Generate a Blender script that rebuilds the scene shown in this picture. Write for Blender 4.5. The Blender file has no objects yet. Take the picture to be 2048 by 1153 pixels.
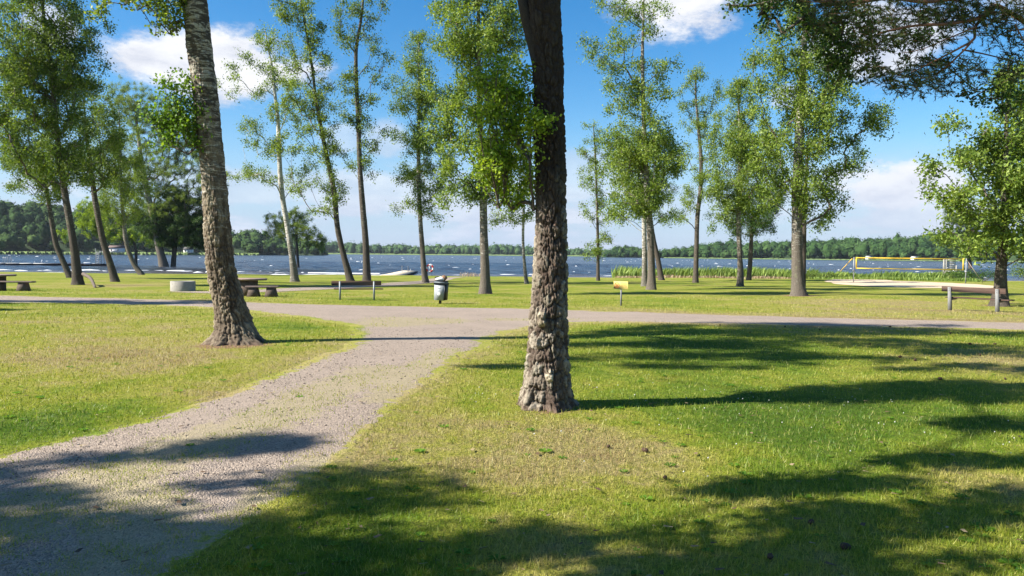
import bpy, math, random
import numpy as np
from mathutils import Matrix, Vector
from mathutils.geometry import delaunay_2d_cdt

SC = bpy.context.scene
COL = SC.collection
R = math.radians
rng = np.random.default_rng(7)

# ------------------------------------------------------------------ camera
F = 1518.0                       # focal length in photo pixels (2048 wide)
PITCH, ROLL, EYE = 2.55, 0.5, 1.6
cam = bpy.data.cameras.new('camera'); cam.sensor_width = 36.0; cam.lens = F / 2048 * 36
cam.clip_start = 0.05; cam.clip_end = 12000
cam_o = bpy.data.objects.new('camera', cam); COL.objects.link(cam_o)
CM = Matrix.Translation((0, 0, EYE)) @ Matrix.Rotation(R(90 - PITCH), 4, 'X') @ Matrix.Rotation(R(ROLL), 4, 'Z')
cam_o.matrix_world = CM
SC.camera = cam_o
SC.render.resolution_x, SC.render.resolution_y = 1024, 576

# ------------------------------------------------------------------ sky
SUN_EL, SUN_AZ = 38.0, 255.0     # degrees; azimuth clockwise from +Y (camera looks +Y)
SUNV = np.array([math.sin(R(SUN_AZ)) * math.cos(R(SUN_EL)), math.cos(R(SUN_AZ)) * math.cos(R(SUN_EL)), math.sin(R(SUN_EL))])
world = bpy.data.worlds.new('World'); SC.world = world; world.use_nodes = True

class NT:
    """tiny helper to write node trees"""
    def __init__(s, nt): s.nt = nt; s.n = nt.nodes; s.l = nt.links
    def node(s, typ, **kw):
        nd = s.n.new(typ)
        for k, v in kw.items(): setattr(nd, k, v)
        return nd
    def put(s, sock, v):
        if isinstance(v, bpy.types.NodeSocket): s.l.new(v, sock)
        elif isinstance(v, (tuple, list)) and sock.type == 'RGBA' and len(v) == 3: sock.default_value = (*v, 1)
        else: sock.default_value = v
    def math(s, op, a, b=0.0, c=0.0, clamp=False):
        nd = s.node('ShaderNodeMath', operation=op, use_clamp=clamp)
        s.put(nd.inputs[0], a); s.put(nd.inputs[1], b); s.put(nd.inputs[2], c); return nd.outputs[0]
    def mix(s, f, a, b, typ='MIX'):
        nd = s.node('ShaderNodeMix', data_type='RGBA', blend_type=typ)
        s.put(nd.inputs[0], f); s.put(nd.inputs[6], a); s.put(nd.inputs[7], b); return nd.outputs[2]
    def sstep(s, v, lo, hi, a=0.0, b=1.0):
        nd = s.node('ShaderNodeMapRange', interpolation_type='SMOOTHSTEP')
        s.put(nd.inputs[0], v)
        for i, x in zip((1, 2, 3, 4), (lo, hi, a, b)): s.put(nd.inputs[i], x)
        return nd.outputs[0]
    def noise(s, vec, scale, detail=4, rough=.55, dist=0.0, out=0, dim='3D'):
        nd = s.node('ShaderNodeTexNoise', noise_dimensions=dim)
        if vec is not None: s.put(nd.inputs['Vector'], vec)
        nd.inputs['Scale'].default_value = scale; nd.inputs['Detail'].default_value = detail
        nd.inputs['Roughness'].default_value = rough; nd.inputs['Distortion'].default_value = dist
        return nd.outputs[out]
    def vor(s, vec, scale, feature='F1', out='Distance', rnd=1.0):
        nd = s.node('ShaderNodeTexVoronoi', feature=feature)
        s.put(nd.inputs['Vector'], vec); nd.inputs['Scale'].default_value = scale
        nd.inputs['Randomness'].default_value = rnd
        return nd.outputs[out]
    def mapping(s, vec, scale=(1, 1, 1), loc=(0, 0, 0), rot=(0, 0, 0)):
        nd = s.node('ShaderNodeMapping'); s.put(nd.inputs[0], vec)
        nd.inputs['Scale'].default_value = scale; nd.inputs['Location'].default_value = loc
        nd.inputs['Rotation'].default_value = rot; return nd.outputs[0]
    def pos(s): return s.node('ShaderNodeNewGeometry').outputs['Position']
    def attr(s, name, out='Fac'): return s.node('ShaderNodeAttribute', attribute_name=name).outputs[out]
    def xyz(s, v):
        nd = s.node('ShaderNodeSeparateXYZ'); s.put(nd.inputs[0], v); return nd.outputs
    def comb(s, x, y, z):
        nd = s.node('ShaderNodeCombineXYZ')
        for i, v in enumerate((x, y, z)): s.put(nd.inputs[i], v)
        return nd.outputs[0]
    def ramp(s, f, stops, interp='LINEAR'):
        nd = s.node('ShaderNodeValToRGB'); s.put(nd.inputs[0], f); cr = nd.color_ramp; cr.interpolation = interp
        while len(cr.elements) < len(stops): cr.elements.new(0.5)
        for e, (p, c) in zip(cr.elements, stops): e.position = p; e.color = (*c, 1)
        return nd.outputs[0]
    def bump(s, h, strength=.5, dist=.02):
        nd = s.node('ShaderNodeBump'); nd.inputs['Strength'].default_value = strength
        nd.inputs['Distance'].default_value = dist; s.put(nd.inputs['Height'], h); return nd.outputs[0]

def build_world():
    t = NT(world.node_tree); t.n.clear()
    sky = t.node('ShaderNodeTexSky', sky_type='NISHITA', sun_disc=False)
    sky.sun_elevation = R(SUN_EL); sky.sun_rotation = R(SUN_AZ)
    sky.air_density = 1.0; sky.dust_density = 0.4; sky.ozone_density = 2.5; sky.altitude = 100
    hsv = t.node('ShaderNodeHueSaturation'); t.put(hsv.inputs['Color'], sky.outputs[0])
    hsv.inputs['Saturation'].default_value = 1.42; hsv.inputs['Value'].default_value = 1.15
    d = t.node('ShaderNodeTexCoord').outputs['Generated']
    x, y, z = t.xyz(d)[0:3]
    az = t.math('ARCTAN2', x, y)
    el = t.math('ARCSINE', z)
    # cloud space: wide, flattened towards the horizon
    den = t.math('ADD', t.math('MAXIMUM', z, 0.0), 0.16)
    cv = t.comb(t.math('DIVIDE', x, den), t.math('DIVIDE', y, den), t.math('MULTIPLY', el, 2.0))
    n1 = t.noise(cv, 1.35, 10, .58, .3)
    # individual cumulus at measured bearings
    bl = [(-.365, .228, .12, .044, .55), (-.545, .247, .03, .028, .36), (.215, .325, .10, .055, .5), (.45, .25, .09, .05, .42),
          (.475, .083, .10, .036, .5), (.52, .05, .12, .02, .4), (.345, .195, .03, .016, .3), (-.22, .145, .03, .022, .2), (-.165, .150, .03, .03, .24),
          (.10, .108, .06, .03, .22), (-.66, .105, .06, .04, .4), (-.18, .075, .13, .03, .30), (-.34, .08, .09, .026, .26), (-.02, .06, .2, .02, .16),
          (.3, .06, .2, .022, .2), (.60, .30, .07, .06, .3)]
    wob = t.noise(t.comb(t.math('MULTIPLY', az, 1.0), t.math('MULTIPLY', el, 1.9), 0.3), 9.0, 10, .68)
    wo = t.math('MULTIPLY', t.math('SUBTRACT', wob, .5), 1.0)
    tot = None
    for (a, e, ra, re, s) in bl:
        da = t.math('DIVIDE', t.math('SUBTRACT', az, a), ra); de = t.math('DIVIDE', t.math('SUBTRACT', el, e), re)
        q = t.math('SQRT', t.math('ADD', t.math('MULTIPLY', da, da), t.math('MULTIPLY', de, de)))
        v = t.math('MULTIPLY', t.sstep(t.math('ADD', q, t.math('MULTIPLY', wo, -2.0)), .6, 1.12, 1, 0), min(1.0, s * 2.1))
        tot = v if tot is None else t.math('MAXIMUM', tot, v)
    # general cover on other bearings, and a hazy band low down
    gen = t.sstep(n1, .56, .72, 0, .85)
    behind = t.sstep(t.math('ABSOLUTE', az), .62, .85)
    gen = t.math('MULTIPLY', gen, behind)
    bandn = t.noise(t.comb(az, t.math('MULTIPLY', el, 3.6), 1.7), 5.5, 8, .6)
    band = t.math('MULTIPLY', t.sstep(el, .04, .15, 1, 0), t.sstep(bandn, .44, .58, .12, .9))
    cl = t.math('MAXIMUM', t.math('MAXIMUM', tot, gen), band)
    shn = t.noise(t.comb(az, t.math('MULTIPLY', el, 2.2), 5.0), 12.0, 7, .6)
    ccol = t.mix(t.sstep(t.math('ADD', shn, t.math('MULTIPLY', cl, .22)), .46, .82), (4.5, 4.8, 5.6), (6.6, 6.7, 7.0))
    ccol = t.mix(t.sstep(el, .01, .14, .65, 0), ccol, (3.7, 4.4, 5.8))
    col = t.mix(cl, t.mix(t.sstep(el, .0, .20, .75, 0), hsv.outputs[0], (2.5, 3.7, 5.9)), ccol)
    bg = t.node('ShaderNodeBackground'); t.put(bg.inputs[0], col); bg.inputs[1].default_value = 0.060
    out = t.node('ShaderNodeOutputWorld'); t.l.new(bg.outputs[0], out.inputs[0])
build_world()
world.cycles.sampling_method = 'MANUAL'; world.cycles.sample_map_resolution = 1024

sun = bpy.data.lights.new('sun', 'SUN'); sun.energy = 5.0; sun.angle = R(0.53); sun.color = (1.0, .95, .86)
sun_o = bpy.data.objects.new('sun', sun); COL.objects.link(sun_o)
sun_o.rotation_euler = Vector([-c for c in SUNV]).to_track_quat('-Z', 'Y').to_euler()
sun_o.location = (-30, -8, 30)
vs = SC.view_settings
SC.display_settings.display_device = 'sRGB'
vs.view_transform = 'Standard'; vs.look = 'None'; vs.exposure = 1.35; vs.gamma = 1; vs.use_curve_mapping = False
cy = SC.cycles
cy.max_bounces = 6; cy.diffuse_bounces = 3; cy.glossy_bounces = 2; cy.transmission_bounces = 3; cy.transparent_max_bounces = 6
cy.caustics_reflective = False; cy.caustics_refractive = False; cy.sample_clamp_indirect = 6
cy.use_denoising = True

# ------------------------------------------------------------------ terrain and pixel helpers
SHORE = 100.0
WATER = -1.5
def zf(x, y):
    x = np.asarray(x, float); y = np.asarray(y, float)
    base = np.interp(y, [-100, 8, 14, 24, 33, 50, 76, 88, 94, SHORE, 104, 120, 200, 400], [0, 0, -.03, -.2, -.4, -.62, -.93, -1.05, -1.16, -1.47, -1.62, -2.1, -4, -6])
    u = .022 * np.sin(x * .55 + y * .21 + 1) + .018 * np.sin(x * -.31 + y * .47 + 2.2) + .03 * np.sin(x * .13 + y * .11)
    return base + u * np.clip((y + 60) / 60, 0, 1)
_M = np.array(CM)
def ray(px, py):
    d = _M[:3, :3] @ np.array([(px - 1024) / F, -(py - 576.5) / F, -1.0])
    return d
def at(px, py, Y):
    d = ray(px, py); return np.array([0, 0, EYE]) + d * (Y / d[1])
def ground(px, py):
    d = ray(px, py); lo, hi = 1.0, 400.0
    for _ in range(60):
        m = .5 * (lo + hi); p = np.array([0, 0, EYE]) + d * (m / d[1])
        if p[2] > zf(p[0], p[1]): lo = m
        else: hi = m
    m = .5 * (lo + hi); p = np.array([0, 0, EYE]) + d * (m / d[1]); p[2] = float(zf(p[0], p[1])); return p

# ------------------------------------------------------------------ object helpers
def tag(o, label=None, cat=None, group=None, kind=None):
    if label: o['label'] = label
    if cat: o['category'] = cat
    if group: o['group'] = group
    if kind: o['kind'] = kind
    return o
def empty(name, loc=(0, 0, 0), rz=0.0):
    o = bpy.data.objects.new(name, None); COL.objects.link(o); o.location = [float(c) for c in loc]; o.rotation_euler = (0, 0, rz); o.empty_display_size = .2
    return o
def link(name, me, mat=None, parent=None, world_space=False):
    o = bpy.data.objects.new(name, me); COL.objects.link(o)
    if mat is not None and len(me.materials) == 0: me.materials.append(mat)
    if parent is not None:
        o.parent = parent
        if world_space: o.location = -Vector(parent_world(parent))
    return o
def parent_world(p):
    v = Vector(p.location)
    while p.parent: p = p.parent; v += Vector(p.location)
    return v
def npmesh(name, V, Fc, attrs=None, smooth=False, fattrs=None):
    """V (n,3), Fc (m,k) with k 3 or 4, or list of such arrays"""
    me = bpy.data.meshes.new(name)
    if not isinstance(Fc, list): Fc = [Fc]
    V = np.ascontiguousarray(V, dtype=np.float32)
    me.vertices.add(len(V)); me.vertices.foreach_set('co', V.ravel())
    loops = np.concatenate([f.ravel() for f in Fc]).astype(np.int32)
    tot = np.concatenate([np.full(len(f), f.shape[1]) for f in Fc]).astype(np.int32)
    st = np.concatenate([[0], np.cumsum(tot)[:-1]]).astype(np.int32)
    me.loops.add(len(loops)); me.loops.foreach_set('vertex_index', loops)
    me.polygons.add(len(tot)); me.polygons.foreach_set('loop_start', st); me.polygons.foreach_set('loop_total', tot)
    if smooth: me.polygons.foreach_set('use_smooth', np.ones(len(tot), dtype=bool))
    me.update(calc_edges=True)
    for k, v in (attrs or {}).items():
        a = me.attributes.new(k, 'FLOAT', 'POINT'); a.data.foreach_set('value', np.asarray(v, np.float32).ravel())
    for k, v in (fattrs or {}).items():
        a = me.attributes.new(k, 'FLOAT', 'FACE'); a.data.foreach_set('value', np.asarray(v, np.float32).ravel())
    return me

class MB:
    """collects simple solids, builds one mesh"""
    def __init__(s): s.V = []; s.Q = []; s.T = []; s.n = 0
    def add(s, V, Q=None, T=None):
        V = np.asarray(V, float)
        if Q is not None and len(Q): s.Q.append(np.asarray(Q) + s.n)
        if T is not None and len(T): s.T.append(np.asarray(T) + s.n)
        s.V.append(V); s.n += len(V); return s
    def box(s, lo, hi, bev=0.0, rot=None, piv=(0, 0, 0)):
        lo = np.array(lo, float); hi = np.array(hi, float)
        if bev <= 0:
            V = np.array([[x, y, z] for x in (lo[0], hi[0]) for y in (lo[1], hi[1]) for z in (lo[2], hi[2])])
            Q = [[0, 1, 3, 2], [4, 6, 7, 5], [0, 4, 5, 1], [2, 3, 7, 6], [0, 2, 6, 4], [1, 5, 7, 3]]; T = []
        else:
            c = (lo + hi) / 2; h = (hi - lo) / 2; V = []; idx = {}
            for sx in (-1, 1):
                for sy in (-1, 1):
                    for sz in (-1, 1):
                        for ax in range(3):
                            v = np.array([sx, sy, sz]) * (h - bev); v[ax] = (sx, sy, sz)[ax] * h[ax]
                            idx[(sx, sy, sz, ax)] = len(V); V.append(c + v)
            Q = []; T = []
            for ax in range(3):
                o = [a for a in range(3) if a != ax]
                for sg in (-1, 1):
                    f = []
                    for (p, q) in ((-1, -1), (1, -1), (1, 1), (-1, 1)):
                        k = [0, 0, 0]; k[ax] = sg; k[o[0]] = p; k[o[1]] = q; f.append(idx[(*k, ax)])
                    if (sg > 0) != (ax == 1): Q.append(f)
                    else: Q.append(f[::-1])
            for ax in range(3):   # edges
                o = [a for a in range(3) if a != ax]
                for p in (-1, 1):
                    for q in (-1, 1):
                        ka = [0, 0, 0]; ka[ax] = -1; ka[o[0]] = p; ka[o[1]] = q
                        kb = list(ka); kb[ax] = 1
                        Q.append([idx[(*ka, o[0])], idx[(*kb, o[0])], idx[(*kb, o[1])], idx[(*ka, o[1])]])
            for sx in (-1, 1):
                for sy in (-1, 1):
                    for sz in (-1, 1): T.append([idx[(sx, sy, sz, a)] for a in range(3)])
            V = np.array(V)
        if rot is not None:
            m = np.array(Matrix.Rotation(rot[1], 3, rot[0])); V = (V - piv) @ m.T + piv
        return s.add(V, Q, T)
    def hexa(s, bottom, top):
        V = np.array(list(bottom) + list(top)); return s.add(V, [[3, 2, 1, 0], [4, 5, 6, 7], [0, 1, 5, 4], [1, 2, 6, 5], [2, 3, 7, 6], [3, 0, 4, 7]])
    def tube(s, pts, r, n=8, cap=True):
        pts = [np.array(p, float) for p in pts]; rr = r if hasattr(r, '__len__') else [r] * len(pts)
        rings = []
        for i, p in enumerate(pts):
            d = (pts[min(i + 1, len(pts) - 1)] - pts[max(i - 1, 0)]); d /= np.linalg.norm(d) + 1e-9
            u = np.cross(d, [0, 0, 1.0] if abs(d[2]) < .9 else [1.0, 0, 0]); u /= np.linalg.norm(u); w = np.cross(d, u)
            a = np.arange(n) * 2 * math.pi / n
            rings.append(p + rr[i] * (np.cos(a)[:, None] * u + np.sin(a)[:, None] * w))
        Q = [[i * n + k, i * n + (k + 1) % n, (i + 1) * n + (k + 1) % n, (i + 1) * n + k] for i in range(len(pts) - 1) for k in range(n)]
        V = np.concatenate(rings); T = []
        if cap:
            V = np.concatenate([V, [pts[0], pts[-1]]]); b = len(V) - 2; e = (len(pts) - 1) * n
            T = [[b, (k + 1) % n, k] for k in range(n)] + [[b + 1, e + k, e + (k + 1) % n] for k in range(n)]
        return s.add(V, Q, T)
    def lathe(s, prof, n=32, c=(0, 0, 0)):
        a = np.arange(n) * 2 * math.pi / n
        V = np.concatenate([np.stack([c[0] + r * np.cos(a), c[1] + r * np.sin(a), np.full(n, c[2] + z)], 1) for r, z in prof])
        Q = [[i * n + k, i * n + (k + 1) % n, (i + 1) * n + (k + 1) % n, (i + 1) * n + k] for i in range(len(prof) - 1) for k in range(n)]
        return s.add(V, Q)
    def torus(s, c, R0, r, n=40, m=10, a0=0.0, a1=2 * math.pi, axis='y'):
        closed = abs(a1 - a0 - 2 * math.pi) < 1e-6; N = n if closed else n + 1
        A = a0 + (a1 - a0) * np.arange(N) / n; B = np.arange(m) * 2 * math.pi / m
        V = np.array([[(R0 + r * math.cos(b)) * math.cos(a), r * math.sin(b), (R0 + r * math.cos(b)) * math.sin(a)] for a in A for b in B]) + np.array(c)
        Q = [[i * m + k, i * m + (k + 1) % m, ((i + 1) % N) * m + (k + 1) % m, ((i + 1) % N) * m + k] for i in range(n if closed else n) for k in range(m)]
        return s.add(V, Q)
    def build(s, name, mat, parent=None, smooth=False, attrs=None):
        me = npmesh(name, np.concatenate(s.V), ([np.concatenate(s.Q)] if s.Q else []) + ([np.concatenate(s.T)] if s.T else []), smooth=smooth, attrs=attrs)
        return link(name, me, mat, parent)

# ------------------------------------------------------------------ numpy noise
def _h(ix, iy, iz, seed):
    h = (ix.astype(np.int64) * 374761393 + iy.astype(np.int64) * 668265263 + iz.astype(np.int64) * 2147483647 + seed * 974711) & 0xffffffff
    h = ((h ^ (h >> 13)) * 1274126177) & 0xffffffff
    h = ((h ^ (h >> 16)) * 2246822519) & 0xffffffff
    return ((h ^ (h >> 15)) & 0xffffff) / float(0xffffff)
def vnoise(p, seed=0):
    p = np.asarray(p, float); i = np.floor(p); f = p - i; f = f * f * (3 - 2 * f); i = i.astype(np.int64); r = 0
    for dx in (0, 1):
        for dy in (0, 1):
            for dz in (0, 1):
                w = (f[..., 0] if dx else 1 - f[..., 0]) * (f[..., 1] if dy else 1 - f[..., 1]) * (f[..., 2] if dz else 1 - f[..., 2])
                r = r + w * _h(i[..., 0] + dx, i[..., 1] + dy, i[..., 2] + dz, seed)
    return r * 2 - 1
def fbm(p, oct=4, seed=0, g=.5):
    r = 0; a = 1; s = 0; p = np.asarray(p, float)
    for k in range(oct): r = r + a * vnoise(p * 2 ** k, seed + k); s += a; a *= g
    return r / s
def vor_cyl(u, v, nu, seed=0):
    """cellular noise, u periodic with nu cells. returns F1, F2, cell id rand"""
    iu = np.floor(u).astype(np.int64); iv = np.floor(v).astype(np.int64)
    d1 = np.full(u.shape, 9.0); d2 = d1.copy(); rid = np.zeros(u.shape)
    for du in (-1, 0, 1):
        for dv in (-1, 0, 1):
            cu = iu + du; cv = iv + dv; cw = cu % nu; z = np.zeros_like(cw)
            fx = cu + .5 + .8 * (_h(cw, cv, z, seed) - .5); fy = cv + .5 + .85 * (_h(cw, cv, z, seed + 1) - .5)
            d = np.hypot(u - fx, v - fy); r = _h(cw, cv, z, seed + 2)
            n1 = d < d1
            d2 = np.where(n1, d1, np.minimum(d2, d)); rid = np.where(n1, r, rid); d1 = np.where(n1, d, d1)
    return d1, d2, rid
def sm(x, a, b): t = np.clip((x - a) / (b - a), 0, 1); return t * t * (3 - 2 * t)

# ------------------------------------------------------------------ materials
def newmat(name):
    m = bpy.data.materials.new(name); m.use_nodes = True; t = NT(m.node_tree); t.n.clear()
    out = t.node('ShaderNodeOutputMaterial'); return m, t, out
def pbr(t, out, col, rough=.8, normal=None, spec=.3, metal=0.0):
    b = t.node('ShaderNodeBsdfPrincipled'); t.put(b.inputs['Base Color'], col); t.put(b.inputs['Roughness'], rough)
    b.inputs['Specular IOR Level'].default_value = spec; b.inputs['Metallic'].default_value = metal
    if normal is not None: t.put(b.inputs['Normal'], normal)
    if out is not None: t.l.new(b.outputs[0], out.inputs[0])
    return b
def simple(name, col, rough=.7, var=.25, scale=8.0, bump=.2, bdist=.004, metal=0.0, spec=.3, stretch=(1, 1, 1), dark=None):
    m, t, out = newmat(name)
    co = t.node('ShaderNodeTexCoord').outputs['Object']; co = t.mapping(co, stretch)
    n = t.noise(co, scale, 6, .62); n2 = t.noise(co, scale * 5.3, 4, .6)
    f = t.math('ADD', t.math('MULTIPLY', n, .6), t.math('MULTIPLY', n2, .4))
    lo = dark if dark else tuple(c * (1 - 1.5 * var) for c in col); hi = tuple(min(1, c * (1 + var)) for c in col)
    c = t.ramp(f, [(.3, lo), (.52, col), (.72, hi)])
    pbr(t, out, c, rough, t.bump(f, bump, bdist), spec, metal); return m

def lawn_colour(t):
    """lawn colour by place: fresh green, yellow green, straw, bare brown"""
    p = t.pos()
    big = t.noise(t.mapping(p, (1, 1, 0)), .22, 5, .6); mid = t.noise(t.mapping(p, (1, 1, 0), (7, 3, 0)), 1.1, 7, .70, .4); fine = t.noise(t.mapping(p, (1, 1, 0)), 7.0, 4, .65)
    fr = t.math('ADD', t.math('MULTIPLY', big, .42), t.math('ADD', t.math('MULTIPLY', mid, .36), t.math('MULTIPLY', fine, .22)))
    dry = t.attr('dry')
    fr = t.math('ADD', fr, t.math('MULTIPLY', dry, .16))
    c = t.ramp(fr, [(.35, (.085, .165, .012)), (.43, (.185, .265, .020)), (.49, (.285, .325, .034)), (.55, (.38, .365, .075)), (.62, (.43, .355, .15)), (.71, (.33, .235, .12))])
    c = t.mix(1.0, c, (.90, .88, .86), 'MULTIPLY')
    return c, fr, p

def mat_ground():
    m, t, out = newmat('lawn_soil')
    c, fr, p = lawn_colour(t)
    n = t.noise(p, 38.0, 5, .7); n2 = t.noise(p, 9.0, 5, .7)
    c = t.mix(t.sstep(n, .35, .65, .55, 0), c, (.05, .06, .015))
    c = t.mix(t.math('MULTIPLY', t.sstep(n2, .5, .75), .35), c, (.17, .13, .07))
    # sandy, wave-washed strip by the water and bare earth round the tree feet
    y = t.xyz(p)[1]; yb = t.math('ADD', y, t.math('MULTIPLY', t.noise(p, .12, 4), 4.0))
    c = t.mix(t.sstep(yb, 94.5, 97.0), c, (.34, .24, .13))
    bare = t.sstep(t.math('ADD', t.attr('bare'), t.math('MULTIPLY', t.math('SUBTRACT', n2, .5), .9)), .35, .7)
    c = t.mix(bare, c, t.mix(n, (.13, .075, .04), (.34, .22, .13)))
    h = t.math('ADD', n, t.math('MULTIPLY', n2, 1.5))
    pbr(t, out, c, .95, t.bump(h, .9, .05), .1); return m
def mat_blade():
    m, t, out = newmat('grass_blade')
    c, fr, p = lawn_colour(t)
    r = t.attr('tint')
    c = t.mix(t.sstep(r, .0, .45, .55, 0), c, (.07, .18, .015))
    c = t.mix(t.sstep(r, .72, 1.0, 0, .6), c, (.52, .46, .17))
    c = t.mix(1.0, c, (1.0, 1.0, .95), 'MULTIPLY')
    b = pbr(t, None, c, .5, None, .35)
    tr = t.node('ShaderNodeBsdfTranslucent'); t.put(tr.inputs[0], t.mix(1.0, c, (1.15, 1.2, .55), 'MULTIPLY'))
    mx = t.node('ShaderNodeMixShader'); mx.inputs[0].default_value = .38
    t.l.new(b.outputs[0], mx.inputs[1]); t.l.new(tr.outputs[0], mx.inputs[2]); t.l.new(mx.outputs[0], out.inputs[0]); return m
def mat_gravel():
    m, t, out = newmat('gravel')
    p = t.pos()
    v = t.vor(p, 85, out='Color'); vd = t.vor(p, 85); n = t.noise(p, .9, 7, .66); n3 = t.noise(p, 30.0, 6, .72); n5 = t.noise(p, 5.0, 5, .7)
    g = t.ramp(t.xyz(v)[0], [(0, (.19, .165, .155)), (.4, (.345, .30, .265)), (.75, (.44, .38, .33)), (1, (.56, .49, .43))])
    g = t.mix(t.sstep(n, .35, .65, 0, .45), g, (.47, .41, .365))
    g = t.mix(t.sstep(n3, .45, .75, 0, .35), g, (.16, .145, .14))
    g = t.mix(1.0, g, (.76, .70, .635), 'MULTIPLY')
    green = t.attr('green')
    lc, _f, _p = lawn_colour(t)
    em = t.sstep(t.math('ADD', t.attr('edge'), t.math('MULTIPLY', t.math('SUBTRACT', n5, .5), 1.6)), .42, .6)
    gm = t.sstep(t.math('ADD', green, t.math('MULTIPLY', t.math('SUBTRACT', t.noise(p, 8.0, 5, .75), .5), 2.6)), .55, .8)
    g = t.mix(t.math('MULTIPLY', gm, .32), g, t.mix(n3, (.24, .21, .09), (.40, .36, .12)))
    g = t.mix(em, g, t.mix(t.sstep(n3, .35, .65, .5, 0), lc, (.10, .085, .04)))
    h = t.math('ADD', t.math('MULTIPLY', vd, -1.0), t.math('ADD', t.math('MULTIPLY', n3, .5), n5))
    pbr(t, out, g, .92, t.bump(h, .7, .016), .15); return m
def mat_stone():
    m, t, out = newmat('gravel_stone')
    r = t.attr('tint'); n = t.noise(t.pos(), 60, 3)
    c = t.ramp(r, [(0, (.15, .13, .12)), (.35, (.27, .235, .21)), (.6, (.38, .33, .29)), (.85, (.47, .41, .355)), (1, (.60, .535, .47))])
    c = t.mix(t.math('MULTIPLY', n, .3), c, (.25, .22, .21))
    c = t.mix(1.0, c, (.72, .66, .60), 'MULTIPLY')
    pbr(t, out, c, .85, None, .2); return m
def mat_leaf(name, dark, mid, light, trans=.42, rough=.5, tcol=(1.3, 1.25, .5)):
    m, t, out = newmat(name)
    r = t.attr('tint'); n = t.noise(t.pos(), .55, 3, .6)
    f = t.math('ADD', t.math('MULTIPLY', r, .6), t.math('MULTIPLY', n, .5))
    c = t.ramp(f, [(.22, dark), (.52, mid), (.82, light)])
    b = pbr(t, None, c, rough, None, .25)
    tr = t.node('ShaderNodeBsdfTranslucent'); t.put(tr.inputs[0], t.mix(1.0, c, tcol, 'MULTIPLY'))
    mx = t.node('ShaderNodeMixShader'); mx.inputs[0].default_value = trans
    t.l.new(b.outputs[0], mx.inputs[1]); t.l.new(tr.outputs[0], mx.inputs[2]); t.l.new(mx.outputs[0], out.inputs[0]); return m
def mat_birch(name, white=.25, base=(.13, .11, .088), pale=(.50, .475, .42)):
    m, t, out = newmat(name)
    co = t.pos(); x, y, z = t.xyz(co)[0:3]
    band = t.noise(t.mapping(co, (1.6, 1.6, 9)), 2.2, 6, .65, .4); fis = t.noise(t.mapping(co, (9, 9, 1.6)), 1.4, 6, .7, .6); fine = t.noise(co, 45, 4, .7)
    c = t.mix(t.sstep(fine, .3, .7), tuple(b * .45 for b in base), tuple(b * 1.5 for b in base))
    w = t.math('ADD', t.math('MULTIPLY', band, .8), t.math('MULTIPLY', fis, .35))
    hgt = t.sstep(z, -.8, 5.0, -.10, .06)
    c = t.mix(t.sstep(t.math('ADD', w, hgt), .66 - .2 * white, .76 - .2 * white), c, t.mix(fine, tuple(b * .75 for b in pale), pale))
    li = t.noise(co, 3.1, 5, .7); c = t.mix(t.sstep(li, .56, .7, 0, .5), c, (.20, .21, .12))
    h = t.math('ADD', t.math('MULTIPLY', fis, 1.2), t.math('ADD', band, t.math('MULTIPLY', fine, .5)))
    pbr(t, out, c, .88, t.bump(h, .9, .05), .15); return m
def mat_plate(name, kind):
    """bark with real plates: attributes crev (0 in a crevice), cell, up"""
    m, t, out = newmat(name)
    co = t.pos(); crev = t.attr('crev'); cell = t.attr('cell'); up = t.attr('up')
    fine = t.noise(co, 70, 5, .7); md = t.noise(co, 12, 5, .65); lich = t.noise(co, 5.5, 6, .68, .5); band = t.noise(t.mapping(co, (2.5, 2.5, 22)), 1.6, 6, .66, .5)
    if kind == 'old':
        plate = t.ramp(t.math('ADD', t.math('MULTIPLY', cell, .65), t.math('MULTIPLY', md, .35)), [(.15, (.075, .052, .040)), (.4, (.155, .12, .092)), (.6, (.235, .195, .15)), (.85, (.36, .32, .25))])
        plate = t.mix(t.sstep(lich, .52, .66, 0, .45), plate, (.27, .27, .18))
        plate = t.mix(t.sstep(t.attr('red'), .3, .8, 0, .45), plate, t.mix(md, (.11, .05, .032), (.30, .17, .12)))
        plate = t.mix(t.math('MULTIPLY', t.sstep(up, .34, .48), .93), plate, t.mix(md, (.018, .014, .011), (.060, .044, .034)))  # dark upper bark, with the shade of the crowns painted into it
        plate = t.mix(t.sstep(t.attr('burl'), .2, .6), plate, t.mix(md, (.40, .33, .22), (.62, .54, .40)))
    else:
        plate = t.ramp(t.math('ADD', t.math('MULTIPLY', cell, .5), t.math('MULTIPLY', md, .5)), [(.2, (.09, .068, .048)), (.5, (.19, .15, .105)), (.8, (.33, .28, .195))])
        wh = t.sstep(t.math('ADD', t.math('MULTIPLY', band, .75), t.math('ADD', t.math('MULTIPLY', md, .25), t.math('MULTIPLY', up, .15))), .60, .67)
        plate = t.mix(t.math('MULTIPLY', wh, t.sstep(up, .12, .5, .15, 1)), plate, t.mix(fine, (.40, .365, .30), (.60, .565, .48)))
        dk = t.sstep(t.noise(t.mapping(co, (3, 3, 9)), 1.3, 5, .65, .7), .46, .55)
        plate = t.mix(t.math('MULTIPLY', dk, t.sstep(up, .35, .8, 0, .92)), plate, (.055, .045, .038))
    soil = t.sstep(t.math('ADD', t.attr('foot'), t.math('MULTIPLY', md, .3)), .45, .9)
    plate = t.mix(t.math('MULTIPLY', soil, .8), plate, t.mix(fine, (.10, .06, .045), (.22, .14, .10)))
    plate = t.mix(t.math('MULTIPLY', t.sstep(fine, .3, .55, 1, 0), .5), plate, (.10, .08, .06))
    c = t.mix(crev, (.045, .03, .022), plate)
    h = t.math('ADD', t.math('MULTIPLY', fine, .6), md)
    pbr(t, out, c, .9, t.bump(h, .75, .012), .15); return m
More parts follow.
